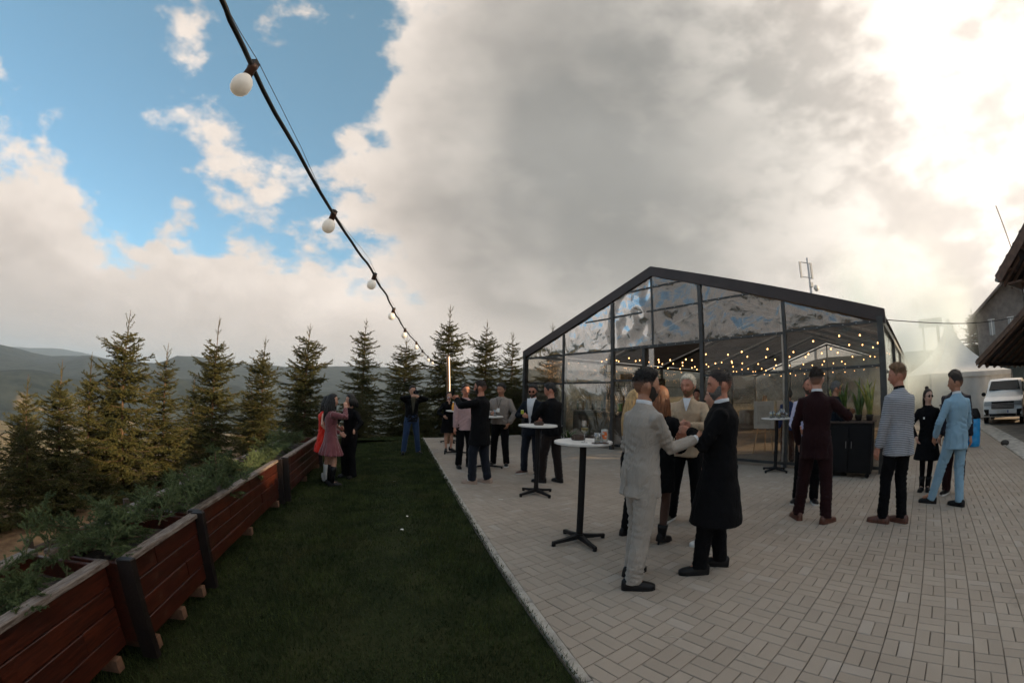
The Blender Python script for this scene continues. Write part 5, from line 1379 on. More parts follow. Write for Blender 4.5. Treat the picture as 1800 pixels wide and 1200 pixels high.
def solidify(mb, voxel, smooth=4, disp=0., dscale=.12, ratio=1., name='tmp', stretch=None):
    """join overlapping closed shapes into one continuous skin"""
    me = bpy.data.meshes.new(name); me.from_pydata(mb.v, [], mb.f)
    bm = bmesh.new(); bm.from_mesh(me); bmesh.ops.recalc_face_normals(bm, faces=bm.faces); bm.to_mesh(me); bm.free()
    o = bpy.data.objects.new(name, me); WORK.collection.objects.link(o)
    r = o.modifiers.new('r', 'REMESH'); r.mode = 'VOXEL'; r.voxel_size = voxel; r.use_smooth_shade = True
    if smooth: s = o.modifiers.new('s', 'SMOOTH'); s.iterations = smooth; s.factor = .5
    if disp:
        tx = bpy.data.textures.get('folds%.3f' % dscale) or bpy.data.textures.new('folds%.3f' % dscale, 'CLOUDS'); tx.noise_scale = dscale; tx.noise_depth = 2
        d = o.modifiers.new('d', 'DISPLACE'); d.texture = tx; d.strength = disp; d.mid_level = .5; d.texture_coords = 'LOCAL'
    if ratio < 1: q = o.modifiers.new('q', 'DECIMATE'); q.ratio = ratio
    vl = WORK.view_layers[0]; vl.update(); dg = vl.depsgraph
    out = bpy.data.meshes.new_from_object(o.evaluated_get(dg))
    bpy.data.objects.remove(o); bpy.data.meshes.remove(me)
    out.polygons.foreach_set('use_smooth', np.ones(len(out.polygons), bool))
    return out
def crease(me, spots, seed=0):
    """press creases into a garment: spots = (centre, axis, reach, wavelength, depth)"""
    n = len(me.vertices); co = np.empty(n * 3, np.float32); me.vertices.foreach_get('co', co); co = co.reshape(-1, 3)
    no = np.empty(n * 3, np.float32); me.vertices.foreach_get('normal', no); no = no.reshape(-1, 3); d = np.zeros(n)
    for q, (c, ax, reach, wl, dep) in enumerate(spots):
        r = co - np.array(c, np.float32); ax = np.array(Vector(ax).normalized()); dist = np.linalg.norm(r, axis=1); w = np.exp(-(dist / reach) ** 2)
        ph = seed * 1.7 + q * 2.3; u = np.cross(ax, [.3, .5, .8]); u /= np.linalg.norm(u); v = np.cross(ax, u)
        wob = .45 * np.sin(r @ u * 21 + ph) + .4 * np.sin(r @ v * 27 + 2 * ph) + .5 * np.sin(r @ ax * 9 + ph)
        g = np.sin(r @ ax * (2 * np.pi / wl) + 2.2 * wob + ph); g = np.sign(g) * np.abs(g) ** .7
        am = .55 + .45 * np.sin(r @ u * 13 + r @ v * 11 + ph)
        d += dep * 2.1 * w * g * am
    co = co + no * d[:, None]; me.vertices.foreach_set('co', co.astype(np.float32).ravel()); me.update()
def fabric(name, col, rough=.85, weave=420., col2=None, sheen=.12, folds=.9):
    if name in MATS: return MATS[name]
    m = bpy.data.materials.new(name); m.use_nodes = True; MATS[name] = m; t = NT(m.node_tree); b = t.n['Principled BSDF']
    o = t.node('ShaderNodeTexCoord').outputs['Object']
    n = t.noise(o, weave, 2, .6); n2 = t.noise(o, 5., 4, .6)
    c = t.mix(n, rgb(tuple(q * .78 for q in col)), rgb(tuple(min(1, q * 1.22) for q in (col2 or col))))
    c = t.mix(t.step(n2, .3, .75, 0, .22), c, rgb(tuple(q * .6 for q in col)))
    t.link(c, b.inputs['Base Color']); b.inputs['Roughness'].default_value = rough; b.inputs['Sheen Weight'].default_value = sheen; b.inputs['Specular IOR Level'].default_value = .12
    bp = t.node('ShaderNodeBump'); bp.inputs['Strength'].default_value = folds; bp.inputs['Distance'].default_value = .03
    h = t.math('ADD', t.math('MULTIPLY', t.noise(t.vmath('MULTIPLY', o, (8, 8, 4.2)), 1.5, 3, .5, .9), 1.), t.math('MULTIPLY', n, .05))
    t.link(h, bp.inputs['Height']); t.link(bp.outputs[0], b.inputs['Normal'])
    return m
def skin_mat(name, col):
    if name in MATS: return MATS[name]
    m = mat(name, tuple(q * .86 for q in col), .5, vary=.0, col2=tuple(min(1, q * 1.12) for q in col), vscale=22, spec=.4, sss=.12, bump=.08, bscale=200)
    return m
def stripe_fabric():
    m = fabric('striped_jacket_cloth', (.42, .44, .48)); t = NT(m.node_tree); b = t.n['Principled BSDF']
    o = t.node('ShaderNodeTexCoord').outputs['Object']; z = t.xyz(o)[2]
    w = t.math('FRACT', t.math('ADD', t.math('MULTIPLY', z, 52.), t.math('MULTIPLY', t.noise(o, 6., 2), .35)))
    s = t.step(t.math('ABSOLUTE', t.math('SUBTRACT', w, .5)), .16, .24)
    t.link(t.mix(s, rgb((.10, .105, .125)), rgb((.40, .41, .44))), b.inputs['Base Color']); return m
SK = {'fair': (.50, .27, .19), 'tan': (.38, .185, .115), 'red': (.46, .20, .13), 'pale': (.56, .34, .26)}
HAIR = {'black': (.008, .007, .007), 'dark': (.020, .013, .010), 'brown': (.055, .030, .018), 'auburn': (.17, .060, .020), 'blond': (.42, .27, .12), 'platinum': (.62, .54, .42), 'grey': (.12, .115, .11), 'light_brown': (.16, .09, .045)}
def ik(a, b, l1, l2, pole):
    d = b - a; L = min(d.length, (l1 + l2) * .999); u = d.normalized()
    x = (l1 * l1 - l2 * l2 + L * L) / (2 * L); h = math.sqrt(max(0, l1 * l1 - x * x))
    p = pole - u * pole.dot(u); p = p.normalized() if p.length > 1e-6 else Vector((0, 1, 0))
    return a + u * x + p * h, a + u * L
def ellring(c, a, b, n=24, e=2.4, rot=None, pl=None):
    r = []
    for k in range(n):
        t = 2 * math.pi * k / n; x = math.copysign(abs(math.cos(t)) ** (2 / e), math.cos(t)) * a; y = math.copysign(abs(math.sin(t)) ** (2 / e), math.sin(t)) * b
        if pl: q = 1 + pl[1] * math.sin(pl[0] * t); x *= q; y *= q
        v = Vector((x, y, 0)); v = rot @ v if rot is not None else v
        r.append(v + c)
    return r
PN = [0]
def person(label, pos, az, h=1.75, look=0., nod=0., lean=0., sway=0., feet=((-.11, .0, -.25), (.11, .02, .25)), hands=((-.24, .04, .84), (.24, .04, .84)), poles=None, hdir=(None, None), curl=.5,
           top=None, bottom=None, shoes=None, hair='black', style='short', skin='fair', beard=None, extras=(), vox=.012, female=False, twist=0., group='wedding guests on the terrace', spread=0.):
    PN[0] += 1; s = h / 1.75
    root = thing('person', label, 'person', pos, -R(az), group); root.scale = (s, s, s)
    skin_m = skin_mat('skin_' + skin, SK[skin]); hair_m = mat('hair_' + hair, HAIR[hair], .5, vary=.35, vscale=60, bump=.5, bscale=160, stretch=(1, 1, .25), spec=.35)
    fw = .92 if female else 1.
    pel = Vector((sway, -.01, .95)); tr = Matrix.Rotation(-lean, 3, 'X')     # lean forward
    def T(p): return pel + tr @ (Vector(p) - Vector((0, 0, .95)))
    tw = Matrix.Rotation(-R(twist), 3, 'Z')
    neck = T((0, -.005, 1.475)); 
    sh = [T(tw @ Vector((-.172 * fw, -.005, 1.378))), T(tw @ Vector((.172 * fw, -.005, 1.378)))]
    if poles is None: poles = (Vector((-.5, -.8, -.3)), Vector((.5, -.8, -.3)))
    arms = []
    for k in range(2):
        e, w = ik(sh[k], Vector(hands[k]), .285, .255, Vector(poles[k])); arms.append((sh[k], e, w))
    legs = []
    for k in range(2):
        hp = pel + Vector(((-.088, .088)[k], 0, -.03)); fx, fy, fa = feet[k]
        kn, an = ik(hp, Vector((fx, fy - .03, .09)), .424, .414, Vector((math.sin(fa) * .4, 1, 0))); legs.append((hp, kn, an, fa))
    # ---- body: one skin
    b = MB()
    tor = [(.84, .150, .098, .0), (.93, .162, .106, -.004), (1.03, .145 * fw, .095, .0), (1.10, .132 * fw, .088, .005), (1.22, .146 * fw, .102, .006), (1.32, .158 * fw, .108, .004), (1.40, .138 * fw, .084, -.004), (1.44, .090, .062, -.008), (1.475, .062, .058, -.006), (1.53, .054, .056, .004), (1.60, .052, .055, .012)]
    b.loft([ellring(T((0, y, z)), a, c, 20) for z, a, c, y in tor])
    for k in range(2):
        s0, e, w = arms[k]
        b.tube([s0 + (neck - s0) * .25, s0, s0.lerp(e, .5), e, e.lerp(w, .35), w], [.038, .044, .040, .036, .035, .026], 12)
        # hand
        d = (w - e).normalized() if hdir[k] is None else Vector(hdir[k]).normalized()
        sgn = (-1, 1)[k]; pn = Vector((-sgn, 0, 0)); pn = (pn - d * pn.dot(d)); pn = pn.normalized() if pn.length > .1 else Vector((0, 0, -1)); sd = d.cross(pn).normalized()
        hs = max(1., vox / .0095)
        pal = w + d * .045
        b.loft([[w + d * f + sd * (x * wd) + pn * (y * .016 * hs ** .5) for x, y in ((-1, -.6), (-.6, -1), (.6, -1), (1, -.6), (1, .6), (.6, 1), (-.6, 1), (-1, .6))] for f, wd in ((-.01, .024), (.03, .034), (.075, .041), (.092, .038))])
        for q, (x, L) in enumerate(((-.030, .066), (-.010, .076), (.011, .071), (.030, .056))):
            p0 = w + d * .082 + sd * x; d1 = (d + pn * curl * .7).normalized(); d2 = (d + pn * curl * 2.2).normalized(); p1 = p0 + d1 * L * .5; b.tube([p0, p1, p1 + d2 * L * .5], [.0088 * hs, .0082 * hs, .0065 * hs], 7)
        fwd = sd * (1 if (sd.y > 0 or sd.z > .7) else -1)
        p0 = w + d * .025 + fwd * .026; p1 = p0 + (d * .6 + fwd * .75 + pn * .25).normalized() * .036; b.tube([w + d * .02, p0, p1, p1 + (d + pn * .3).normalized() * .03], [.012 * hs, .0125 * hs, .0105 * hs, .0075 * hs], 7)
    for hp, kn, an, fa in legs:
        q = .92 if female else 1.
        b.tube([hp + Vector((0, 0, .04)), hp.lerp(kn, .35), kn, kn.lerp(an, .3), kn.lerp(an, .7), an], [.082, .078 * q, .053 * q, .055 * q, .041 * q, .036], 12)
        fd = Vector((math.sin(fa), math.cos(fa), 0)); b.tube([an + Vector((0, 0, -.01)), an + fd * .05 + Vector((0, 0, -.035)), an + fd * .14 + Vector((0, 0, -.06))], [.04, .036, .022], 8)
    hm = Matrix.Rotation(-R(look), 3, 'Z') @ Matrix.Rotation(-R(nod), 3, 'X') @ Matrix.Scale(1.10 if not female else 1.06, 3)
    hc = neck + tr @ Vector((0, .022, .160)) + Vector((0, .03 * math.sin(R(nod)), 0))
    NL, NZ = (44, 32) if vox < .01 else (30, 22)
    rings = []
    for j in range(NZ + 1):
        dz = math.sin(-math.pi / 2 + .04 + (math.pi - .08) * j / NZ)
        rings.append([hc + hm @ head_pt(-math.pi + 2 * math.pi * i / NL, dz) for i in range(NL)])
    b.loft(rings)
    for sx in (-1, 1): b.ell(hc + hm @ Vector((sx * .074, -.008, -.006)), (.011, .019, .031), hm @ Matrix.Rotation(sx * .35, 3, 'Z'), 10, 7)
    me = solidify(b, .0115 if vox > .011 else .0072, 1, ratio=.5 if vox > .011 else .3, name='body'); me.materials.append(skin_m); body = link('body', me, root)
    # ---- face
    lens = any(e.startswith('sun') for e in extras)
    eye_m = mat('eye_white', (.55, .52, .48), .3, vary=0); iris_m = mat('eye_iris', (.03, .02, .015), .2, vary=0); lip_m = mat('lips_' + skin, tuple(q * f for q, f in zip(SK[skin], (.82, .55, .6))), .45, vary=0)
    for sx in (-1, 1):
        p = head_pt(sx * .40, .03); m = MB(); m.ell(hc + hm @ (p + Vector((0, -.0035, 0))), (.0125, .007, .0062), hm, 10, 6); e = m.build('eye', eye_m, root, True)
        m = MB(); m.ell(hc + hm @ (p + Vector((0, .0018, 0))), (.0056, .0032, .0056), hm, 8, 6); m.build('iris', iris_m, e, True)
        m = MB(); m.tube([hc + hm @ (head_pt(sx * t, dz) + Vector((0, .003, 0))) for t, dz in ((.17, .17), (.38, .225), (.60, .18))], [.003, .0042, .002], 6); m.build('eyebrow', hair_m if hair not in ('platinum', 'blond') else mat('hair_light_brown', HAIR['light_brown'], .5), root, True)
    m = MB(); m.tube([hc + hm @ (head_pt(t, -.56) + Vector((0, .001, 0))) for t in (-.30, -.15, 0, .15, .30)], [.002, .0055, .0062, .0055, .002], 7); m.build('mouth', lip_m, root, True)
    # ---- hair
    def put(m, nm, mt): 
        m.v = [tuple(hc + hm @ Vector(v)) for v in m.v]; return m.build(nm, mt, root, True)
    if style in ('short', 'quiff', 'crop', 'wavy'):
        top_t = {'short': .014, 'quiff': .015, 'crop': .007, 'wavy': .026}[style]; sd_t = {'short': .006, 'quiff': .002, 'crop': .003, 'wavy': .012}[style]
        def th_(t, dz):
            q = _sm((dz - .25) / .5); f = top_t * q + sd_t * (1 - q)
            if style in ('quiff', 'wavy'): f += .007 * q * _sm(math.cos(t) * .6 + .4) * _sm((1 - dz) * 3)
            return f
        sh_ = head_shell(lambda t, dz: (dz - hairline(t)) * 4, th_, 52, 38, -.75, .999, .30)
        faded = style in ('quiff', 'crop')
        fv = [_sm((v[2] / .117 - (-.22 if style == 'quiff' else -.30)) / .62) for v in sh_.v] if faded else None
        ho = put(sh_, 'hair', fade_mat(hair, skin) if faded else hair_m)
        mt_ = MB(); rt = random.Random(PN[0] * 7)
        for q_ in range(520):
            t0 = rt.uniform(-math.pi, math.pi); z0_ = rt.uniform(-.3 if not faded else .18, .985); k_ = z0_ - hairline(t0)
            if k_ < .015: continue
            p_ = head_pt(t0, z0_); n_ = Vector((p_.x / .074 ** 2, p_.y / .096 ** 2, p_.z / .117 ** 2)).normalized(); th0 = .0022 + _sm(k_ * 12) * th_(t0, z0_)
            bk = Vector((rt.uniform(-.4, .4), -.75 if style != 'quiff' else -.45 + rt.uniform(-.4, .3), .1 - .35 * (1 - max(0, z0_)))); L_ = (.012 + .010 * rt.random()) * (1. if z0_ > .3 else .6) * (.7 if style == 'crop' else 1.15)
            b_ = p_ + n_ * th0 * .75; d_ = (n_ * .55 + bk).normalized(); w_ = d_.cross(n_).normalized() * .0042
            mt_.add([b_ - w_, b_ + w_, b_ + d_ * L_ + n_ * .004], [(0, 1, 2)])
        tu = put(mt_, 'hair_tufts', hair_m); tu['kind'] = 'stuff'
        if faded: at_ = ho.data.attributes.new('fade', 'FLOAT', 'POINT'); at_.data.foreach_set('value', np.array(fv, np.float32))
    elif style == 'bald':
        put(head_shell(lambda t, dz: (dz - hairline(t) - .05) * 4, lambda t, dz: .0018, 44, 30, -.75, .999, .2), 'hair', hair_m)
    elif style in ('long', 'bob', 'ponytail', 'bun'):
        put(head_shell(lambda t, dz: (dz - (hairline(t, -.2) - (.0 if abs(t) < 1.2 else .15))) * 4, lambda t, dz: .017 if style != 'bun' else .009, 48, 34, -.9, .999, .3), 'hair', hair_m)
        if style in ('long', 'bob'):
            Ln = .40 if style == 'long' else .17; m = MB(); rg = random.Random(PN[0]); a0 = 1.15
            N = 26
            for k in range(N):
                a = a0 + (2 * math.pi - 2 * a0) * k / (N - 1); p0 = head_pt(a if a < math.pi else a - 2 * math.pi, .35); st = Vector((p0.x * 1.05, p0.y * 1.05, p0.z)); pts = [st]
                out = Vector((math.sin(a), math.cos(a), 0)); l = Ln * rg.uniform(.85, 1.1)
                for i in range(1, 7):
                    f = i / 6; pts.append(Vector((st.x, st.y, st.z)) + out * (.022 * math.sin(f * 2.6) + rg.uniform(-.005, .005)) + Vector((rg.uniform(-.004, .004), (-.03 * f if abs(a - math.pi) < 1.2 else .0) - .015 * f, -l * f)))
                m.tube(pts, [.016, .02, .021, .021, .019, .015, .005], 7)
            put(m, 'hair_length', hair_m)
        if style == 'ponytail':
            m = MB(); m.tube([(0, -.10, .03), (0, -.13, .0), (0, -.135, -.08), (0, -.12, -.2)], [.02, .03, .028, .008], 10); put(m, 'ponytail', hair_m)
        if style == 'bun':
            m = MB(); m.ell((0, -.035, .135), (.036, .036, .032), None, 14, 9); m.ell((0, -.03, .118), (.03, .03, .02), None, 12, 6); put(m, 'bun', hair_m)
            m = MB()
            for k in range(9): a = 1.9 + k * .31; m.tube([(math.sin(a) * .072, math.cos(a) * .09, .04), (math.sin(a) * .078, math.cos(a) * .1, -.06), (math.sin(a) * .07 - .0, math.cos(a) * .09 - .01, -.22)], [.014, .018, .006], 6)
            put(m, 'hair_length', hair_m)
    if beard:
        bmt = mat('beard_' + beard, tuple(q * 1.15 + .004 for q in HAIR[beard]), .75, vary=.35, vscale=120, bump=.4, bscale=220)
        def bmask(t, dz):
            a = abs(t); up = float(np.interp(a, [0, .22, .40, .75, 1.15, 1.45, 1.6], [-.40, -.38, -.40, -.42, -.12, .02, -.4]))
            if a < .20 and -.64 < dz < -.47: return -1
            return (up - dz) * 4 if a < 1.55 else -1
        put(head_shell(bmask, lambda t, dz: .004 + .006 * _sm((-dz - .55) * 2), 60, 40, -.999, .2, .25), 'beard', bmt)
    # ---- clothes
    def garment(nm, m, mt, disp=.012, sc_=.10, v=None, ratio=.42, sm=3, folds=()):
        me = solidify(m, v or max(vox, .0105), sm, disp, sc_, ratio, nm)
        if folds: crease(me, folds, PN[0])
        for q in (mt if isinstance(mt, (list, tuple)) else [mt]): me.materials.append(q)
        return link(nm, me, root)
    kind, tmat, zb = top['kind'], top['mat'], top.get('zb', .78)
    ease = top.get('ease', .022); fl = top.get('flare', .0)
    def ring_at(z, add=0., pl=None):
        a = float(np.interp(z, [q[0] for q in tor], [q[1] for q in tor])) + ease + add; c = float(np.interp(z, [q[0] for q in tor], [q[2] for q in tor])) + ease + add
        y = float(np.interp(z, [q[0] for q in tor], [q[3] for q in tor]))
        if z < .93: a += fl * (.93 - z); c += fl * (.93 - z) * 1.0 + .01
        if z < .84: c += .012
        p = T((0, y - .004, z)) if z > .9 else Vector((sway * (1 if z > .6 else .8), y - .006, z))
        return ellring(p, a, c, 30, 2.5 if z > .9 else 2.2, tw if z > 1.2 else None, pl)
    if kind in ('jacket', 'coat', 'shirt', 'dress'):
        m = MB(); zs = [zb] + [z for z in (.45, .55, .65, .75, .85, .95, 1.04, 1.12, 1.22, 1.32, 1.39) if z > zb + .04]
        pleat = top.get('pleat')
        rings = [ring_at(z, 0, (pleat[0], pleat[1] * _sm((.92 - z) / .3)) if pleat and z < .92 else None) for z in zs]
        if pleat:
            rings = []
            for z in zs: rings.append(ellring(T((0, -.004, z)) if z > .9 else Vector((sway, -.006, z)), *[float(np.interp(z, [q[0] for q in tor], [q[i] for q in tor])) + ease + fl * max(0, .93 - z) for i in (1, 2)], 72, 2.1, None, (pleat[0], pleat[1] * _sm((.95 - z) / .3))))
            n = 72
        e2 = ease * .8
        rings += [[v for v in ellring(T((0, -.006, z)), a, c, len(rings[0]), 2.2, tw)] for z, a, c in ((1.425, .132 * fw + e2, .074 + e2), (1.452, .094 + e2 * .7, .064 + e2 * .7), (1.482, .060 + e2 * .5, .058 + e2 * .5))]
        m.loft(rings)
        if not top.get('sleeveless'):
            for s0, e, w in arms:
                sl_ = top.get('sleeve', 1.); inn = s0 + (neck - s0) * .40 + Vector((0, 0, -.03))
                wr = e.lerp(w, sl_ * .97) if sl_ <= 1 else w
                sw = top.get('slw', 1.); up_ = s0 + (s0 - neck).normalized() * .006
                m.tube([inn, up_, s0.lerp(e, .3), s0.lerp(e, .75), e, e.lerp(wr, .35), e.lerp(wr, .8), wr], [.060 * sw, .066 * sw, .061 * sw, .055 * sw, .055 * sw, .051 * sw, .046 * sw, .044 * sw], 14)
        fo = []
        if not top.get('sleeveless'):
            for s0, e, w in arms: fo += [(e, (w - s0), .10, .042, .0065), (s0.lerp(e, .55), (e - s0), .09, .055, .004), (e.lerp(w, .75), (w - e), .08, .035, .0045), (s0 + Vector((0, 0, -.09)) + (Vector((sway, 0, s0.z - .09)) - s0) * .3, (.4 * (1 if s0.x < 0 else -1), .3, 1), .09, .05, .005)]
        if not pleat: fo += [(T((0, -.12, 1.10)), (.25, 0, 1), .16, .06, .0045), (T((.10, .08, 1.02)), (.6, 0, 1), .14, .06, .005), (T((-.10, .08, 1.05)), (-.6, 0, 1), .14, .06, .005), (Vector((sway - .08, -.12, zb + .1)), (1, 0, .25), .13, .07, .005), (Vector((sway + .08, -.12, zb + .1)), (1, 0, -.25), .13, .07, .005)]
        g = garment(top.get('name', kind), m, tmat, top.get('disp', .014), top.get('dsc', .11), folds=fo)
        # turned-up collar or lapel edge round the neck
        if top.get('collar', True):
            m = MB(); col = []
            for i in range(15):
                t = -2.35 + 4.7 * i / 14 - math.pi / 2; col.append((math.cos(t), math.sin(t), abs(t + math.pi / 2)))
            ra = [[T(Vector((cx * r_, cy * r_ * 1.0 - .006 + (.012 if zz else 0), 1.452 + zz - .035 * (q / 2.35) ** 2))) for cx, cy, q in col] for r_, zz in ((.094, -.012), (.080, .022), (.074, .046), (.070, .045), (.074, .015), (.086, -.016))]
            m.loft(ra, caps=False, closed=False); m.build('collar', tmat, root, True)
    if 'under' in top:         # shirt collar showing above the jacket
        um = top['under']; m = MB(); col = []
        for i in range(21):
            t = -2.9 + 5.8 * i / 20 - math.pi / 2; col.append((math.cos(t), math.sin(t), abs(t + math.pi / 2) / 2.9))
        ra = [[T(Vector((cx * r_, cy * r_ + .0, 1.462 + zz - .028 * q * q))) for cx, cy, q in col] for r_, zz in ((.070, -.01), (.066, .045), (.0635, .062), (.0605, .06), (.063, .01))]
        m.loft(ra, caps=False, closed=False); m.build('shirt_collar', um, root, True)
        if top.get('vee'):
            z0, w1 = top['vee']; m = MB(); vs = []; n = 12
            for i in range(n + 1):
                z = z0 + (1.490 - z0) * i / n; hw = w1 * (i / n) ** .9 + .003
                rg_ = ring_at(min(z, 1.38)); a = max(abs((p - T((0, 0, z))).x) for p in rg_)
                for j in range(7):
                    x = -hw + 2 * hw * j / 6; zz = z
                    cc = float(np.interp(zz, [1.0, 1.1, 1.22, 1.32, 1.40, 1.44, 1.46, 1.49], [.095, .093, .108, .114, .100, .086, .076, .062])) + ease + .012
                    vs.append(T(tw @ Vector((x, cc * math.sqrt(max(.05, 1 - (x / .17) ** 2)), zz))))
            m.add(vs, [(i * 7 + j, i * 7 + j + 1, i * 7 + 8 + j, i * 7 + 7 + j) for i in range(n) for j in range(6)]); m.build('shirt_front', top.get('veemat', um), root, True)
            for sx in ((-1, 1) if kind == 'jacket' else ()):
                m = MB(); vs = []
                for i in range(n + 1):
                    z = z0 + (1.44 - z0) * i / n; hw = w1 * (i / n) ** .9; lw = .045 * math.sin(math.pi * (.15 + .75 * i / n))
                    cc = float(np.interp(z, [1.0, 1.1, 1.22, 1.32, 1.40, 1.44], [.095, .093, .108, .114, .098, .082])) + ease
                    for x, o_ in ((hw - .004, .020), (hw + lw, .021), (hw + lw, .010)): vs.append(T(tw @ Vector((sx * x, (cc + o_) * math.sqrt(max(.05, 1 - (x / .18) ** 2)), z))))
                m.add(vs, [(i * 3 + j, i * 3 + j + 1, i * 3 + 4 + j, i * 3 + 3 + j) for i in range(n) for j in range(2)]); m.build('lapel', tmat, root, True)
    if top.get('cuff'):
        for s0, e, w in arms:
            m = MB(); d = (w - e).normalized(); m.tube([w - d * .02, w + d * .012], [.036, .036], 14); m.build('shirt_cuff', top['cuff'], root, True)
    if top.get('vent'):        # back vent of a suit jacket
        m = MB(); vp = []
        for z in np.linspace(zb + .012, .98, 8):
            q = min(ring_at(float(z)), key=lambda p_: p_.y); vp.append(Vector((sway + .004 * math.sin(z * 30), q.y - .006, z)))
        m.tube(vp, .0045, 5, flat=1.2); m.build('back_vent', tmat, root)
    if bottom and bottom['kind'] == 'trousers':
        m = MB(); bm_ = bottom['mat']; lw = bottom.get('lw', 1.); hem = bottom.get('hem', .055)
        m.loft([ellring(pel + Vector((0, 0, z - .95)), a, c, 24) for z, a, c in ((.80, .150, .105), (.88, .172, .122), (.95, .172, .118), (1.03, .158, .108))])
        for hp, kn, an, fa in legs:
            fd = Vector((math.sin(fa), math.cos(fa), 0)); bot = Vector((an.x, an.y, hem)) + fd * .012
            m.tube([hp + Vector((0, 0, .02)), hp.lerp(kn, .45), kn, kn.lerp(bot, .35), kn.lerp(bot, .75), bot], [.100, .094 * lw, .078 * lw, .074 * lw, .068 * lw, .068 * lw * bottom.get('flare', 1.)], 16)
        fo = []
        for hp, kn, an, fa in legs: fo += [(kn + Vector((0, -.02, 0)), (0, .4, 1), .12, .05, .006), (an + Vector((0, .02, .05)), (0, .35, 1), .10, .040, .008), (hp + Vector((0, .08, -.06)), (.5 if hp.x > sway else -.5, 0, 1), .11, .045, .006), (hp + Vector((0, -.08, -.12)), (.4 if hp.x > sway else -.4, 0, 1), .11, .05, .006), (kn.lerp(an, .5), (0, .2, 1), .10, .06, .004)]
        garment('trousers', m, bm_, bottom.get('disp', .013), .09, folds=fo)
    if bottom and bottom['kind'] == 'tights':
        m = MB()
        for hp, kn, an, fa in legs: m.tube([hp, hp.lerp(kn, .4), kn, kn.lerp(an, .3), kn.lerp(an, .7), an - Vector((0, 0, .03))], [.084, .078, .054, .055, .042, .037], 12)
        garment('tights', m, bottom['mat'], 0., ratio=.4)
    if shoes:
        for hp, kn, an, fa in legs:
            ro = Matrix.Rotation(-fa, 3, 'Z'); c0 = Vector((an.x, an.y, 0)); st = shoes.get('style', 'derby'); m = MB(); hl = .045 if st == 'heel' else 0.
            sec = [(-.075, .022, .062), (-.06, .034, .082), (-.02, .038, .088), (.03, .040, .080), (.08, .044, .062), (.13, .046, .050), (.17, .040, .040), (.195, .022, .028)]
            rings = []
            for y, w_, hh in sec:
                z0 = .014 + hl * max(0, 1 - (y + .075) / .16)
                rings.append([c0 + ro @ Vector((x * w_, y, z0 + zz * hh)) for x, zz in ((-1, 0), (-1.02, .35), (-.8, .75), (-.35, 1.), (.35, 1.), (.8, .75), (1.02, .35), (1, 0))])
            m.loft(rings); q = m.build('shoe', shoes['mat'], root, angle=60)
            m = MB(); out = [(x * w_ * 1.07, y) for y, w_, hh in sec for x in (1,)] + [(-w_ * 1.07, y) for y, w_, hh in reversed(sec)]
            th = .014 if st != 'sneaker' else .026
            m.prism([c0 + ro @ Vector((x, y, .0 + hl * max(0, 1 - (y + .075) / .16))) for x, y in out], (0, 0, th)); m.build('sole', shoes.get('sole', shoes['mat']), q)
            if st == 'heel': m = MB(); m.tube([c0 + ro @ Vector((0, -.055, 0)), c0 + ro @ Vector((0, -.05, .055))], [.009, .018], 8); m.build('heel', shoes['mat'], q)
            if shoes.get('shaft'):
                m = MB(); zt = shoes['shaft']; f = zt / max(.1, kn.z); pk = an.lerp(kn, min(1, f)); m.tube([an + Vector((0, .01, -.03)), an.lerp(pk, .35), an.lerp(pk, .7), pk], [.050, .050, .058, .062], 14); m.build('boot_shaft', shoes['mat'], q, True)
            if st == 'sneaker' and 'stripe' in shoes:
                m = MB(); m.box(c0 + ro @ Vector((0, .06, .066)), (.075, .05, .03), ro @ Matrix.Rotation(-.35, 3, 'X')); m.build('laces', shoes['stripe'], q)
    # ---- spectacles and small extras
    for e in extras:
        if e in ('sunglasses', 'glasses'):
            m = MB(); gm = mat('sunglass_black', (.006, .006, .006), .15, vary=0)
            for sx in (-1, 1):
                p = head_pt(sx * .40, .03) + Vector((0, .012, -.002))
                if e == 'sunglasses': m.ell(hc + hm @ p, (.024, .004, .020), hm, 14, 6)
                else: m.tube([hc + hm @ (p + Vector((math.cos(a) * .022, 0, math.sin(a) * .017))) for a in np.linspace(0, 6.28, 13)], .0022, 5)
                m.tube([hc + hm @ (p + Vector((sx * .022, 0, .006))), hc + hm @ Vector((sx * .076, .03, .006)), hc + hm @ Vector((sx * .079, -.02, .004))], .0022, 5)
            m.tube([hc + hm @ (head_pt(t, .05) + Vector((0, .008, 0))) for t in (-.15, 0, .15)], .0025, 5); m.build('spectacles', gm, root)
        elif e == 'cap':
            put(head_shell(lambda t, dz: (dz - .35) * 4, lambda t, dz: .016, 36, 16, .2, .999, 0.), 'cap', M_BLACK)
            m = MB(); m.box((0, .115, .045), (.11, .075, .01), Matrix.Rotation(-.15, 3, 'X')); put(m, 'cap_peak', M_BLACK)
        elif e == 'belt': pass
        elif e == 'badge':
            m = MB(); m.box(T((.075, .108 + ease + .02, 1.27)), (.03, .006, .035)); m.build('badge', M_WHITE, root)
        elif e == 'lanyard':
            m = MB(); m.tube([T((-.05, .09 + ease + .02, 1.44)), T((0, .118 + ease + .022, 1.25)), T((.05, .09 + ease + .02, 1.44))], .006, 5); m.build('lanyard', M_BLACK, root)
            m = MB(); m.box(T((0, .125 + ease + .02, 1.2)), (.06, .006, .08)); m.build('pass_card', M_WHITE, root)
    return root
mat('seam_shadow', (.03, .028, .026), .9, vary=0)
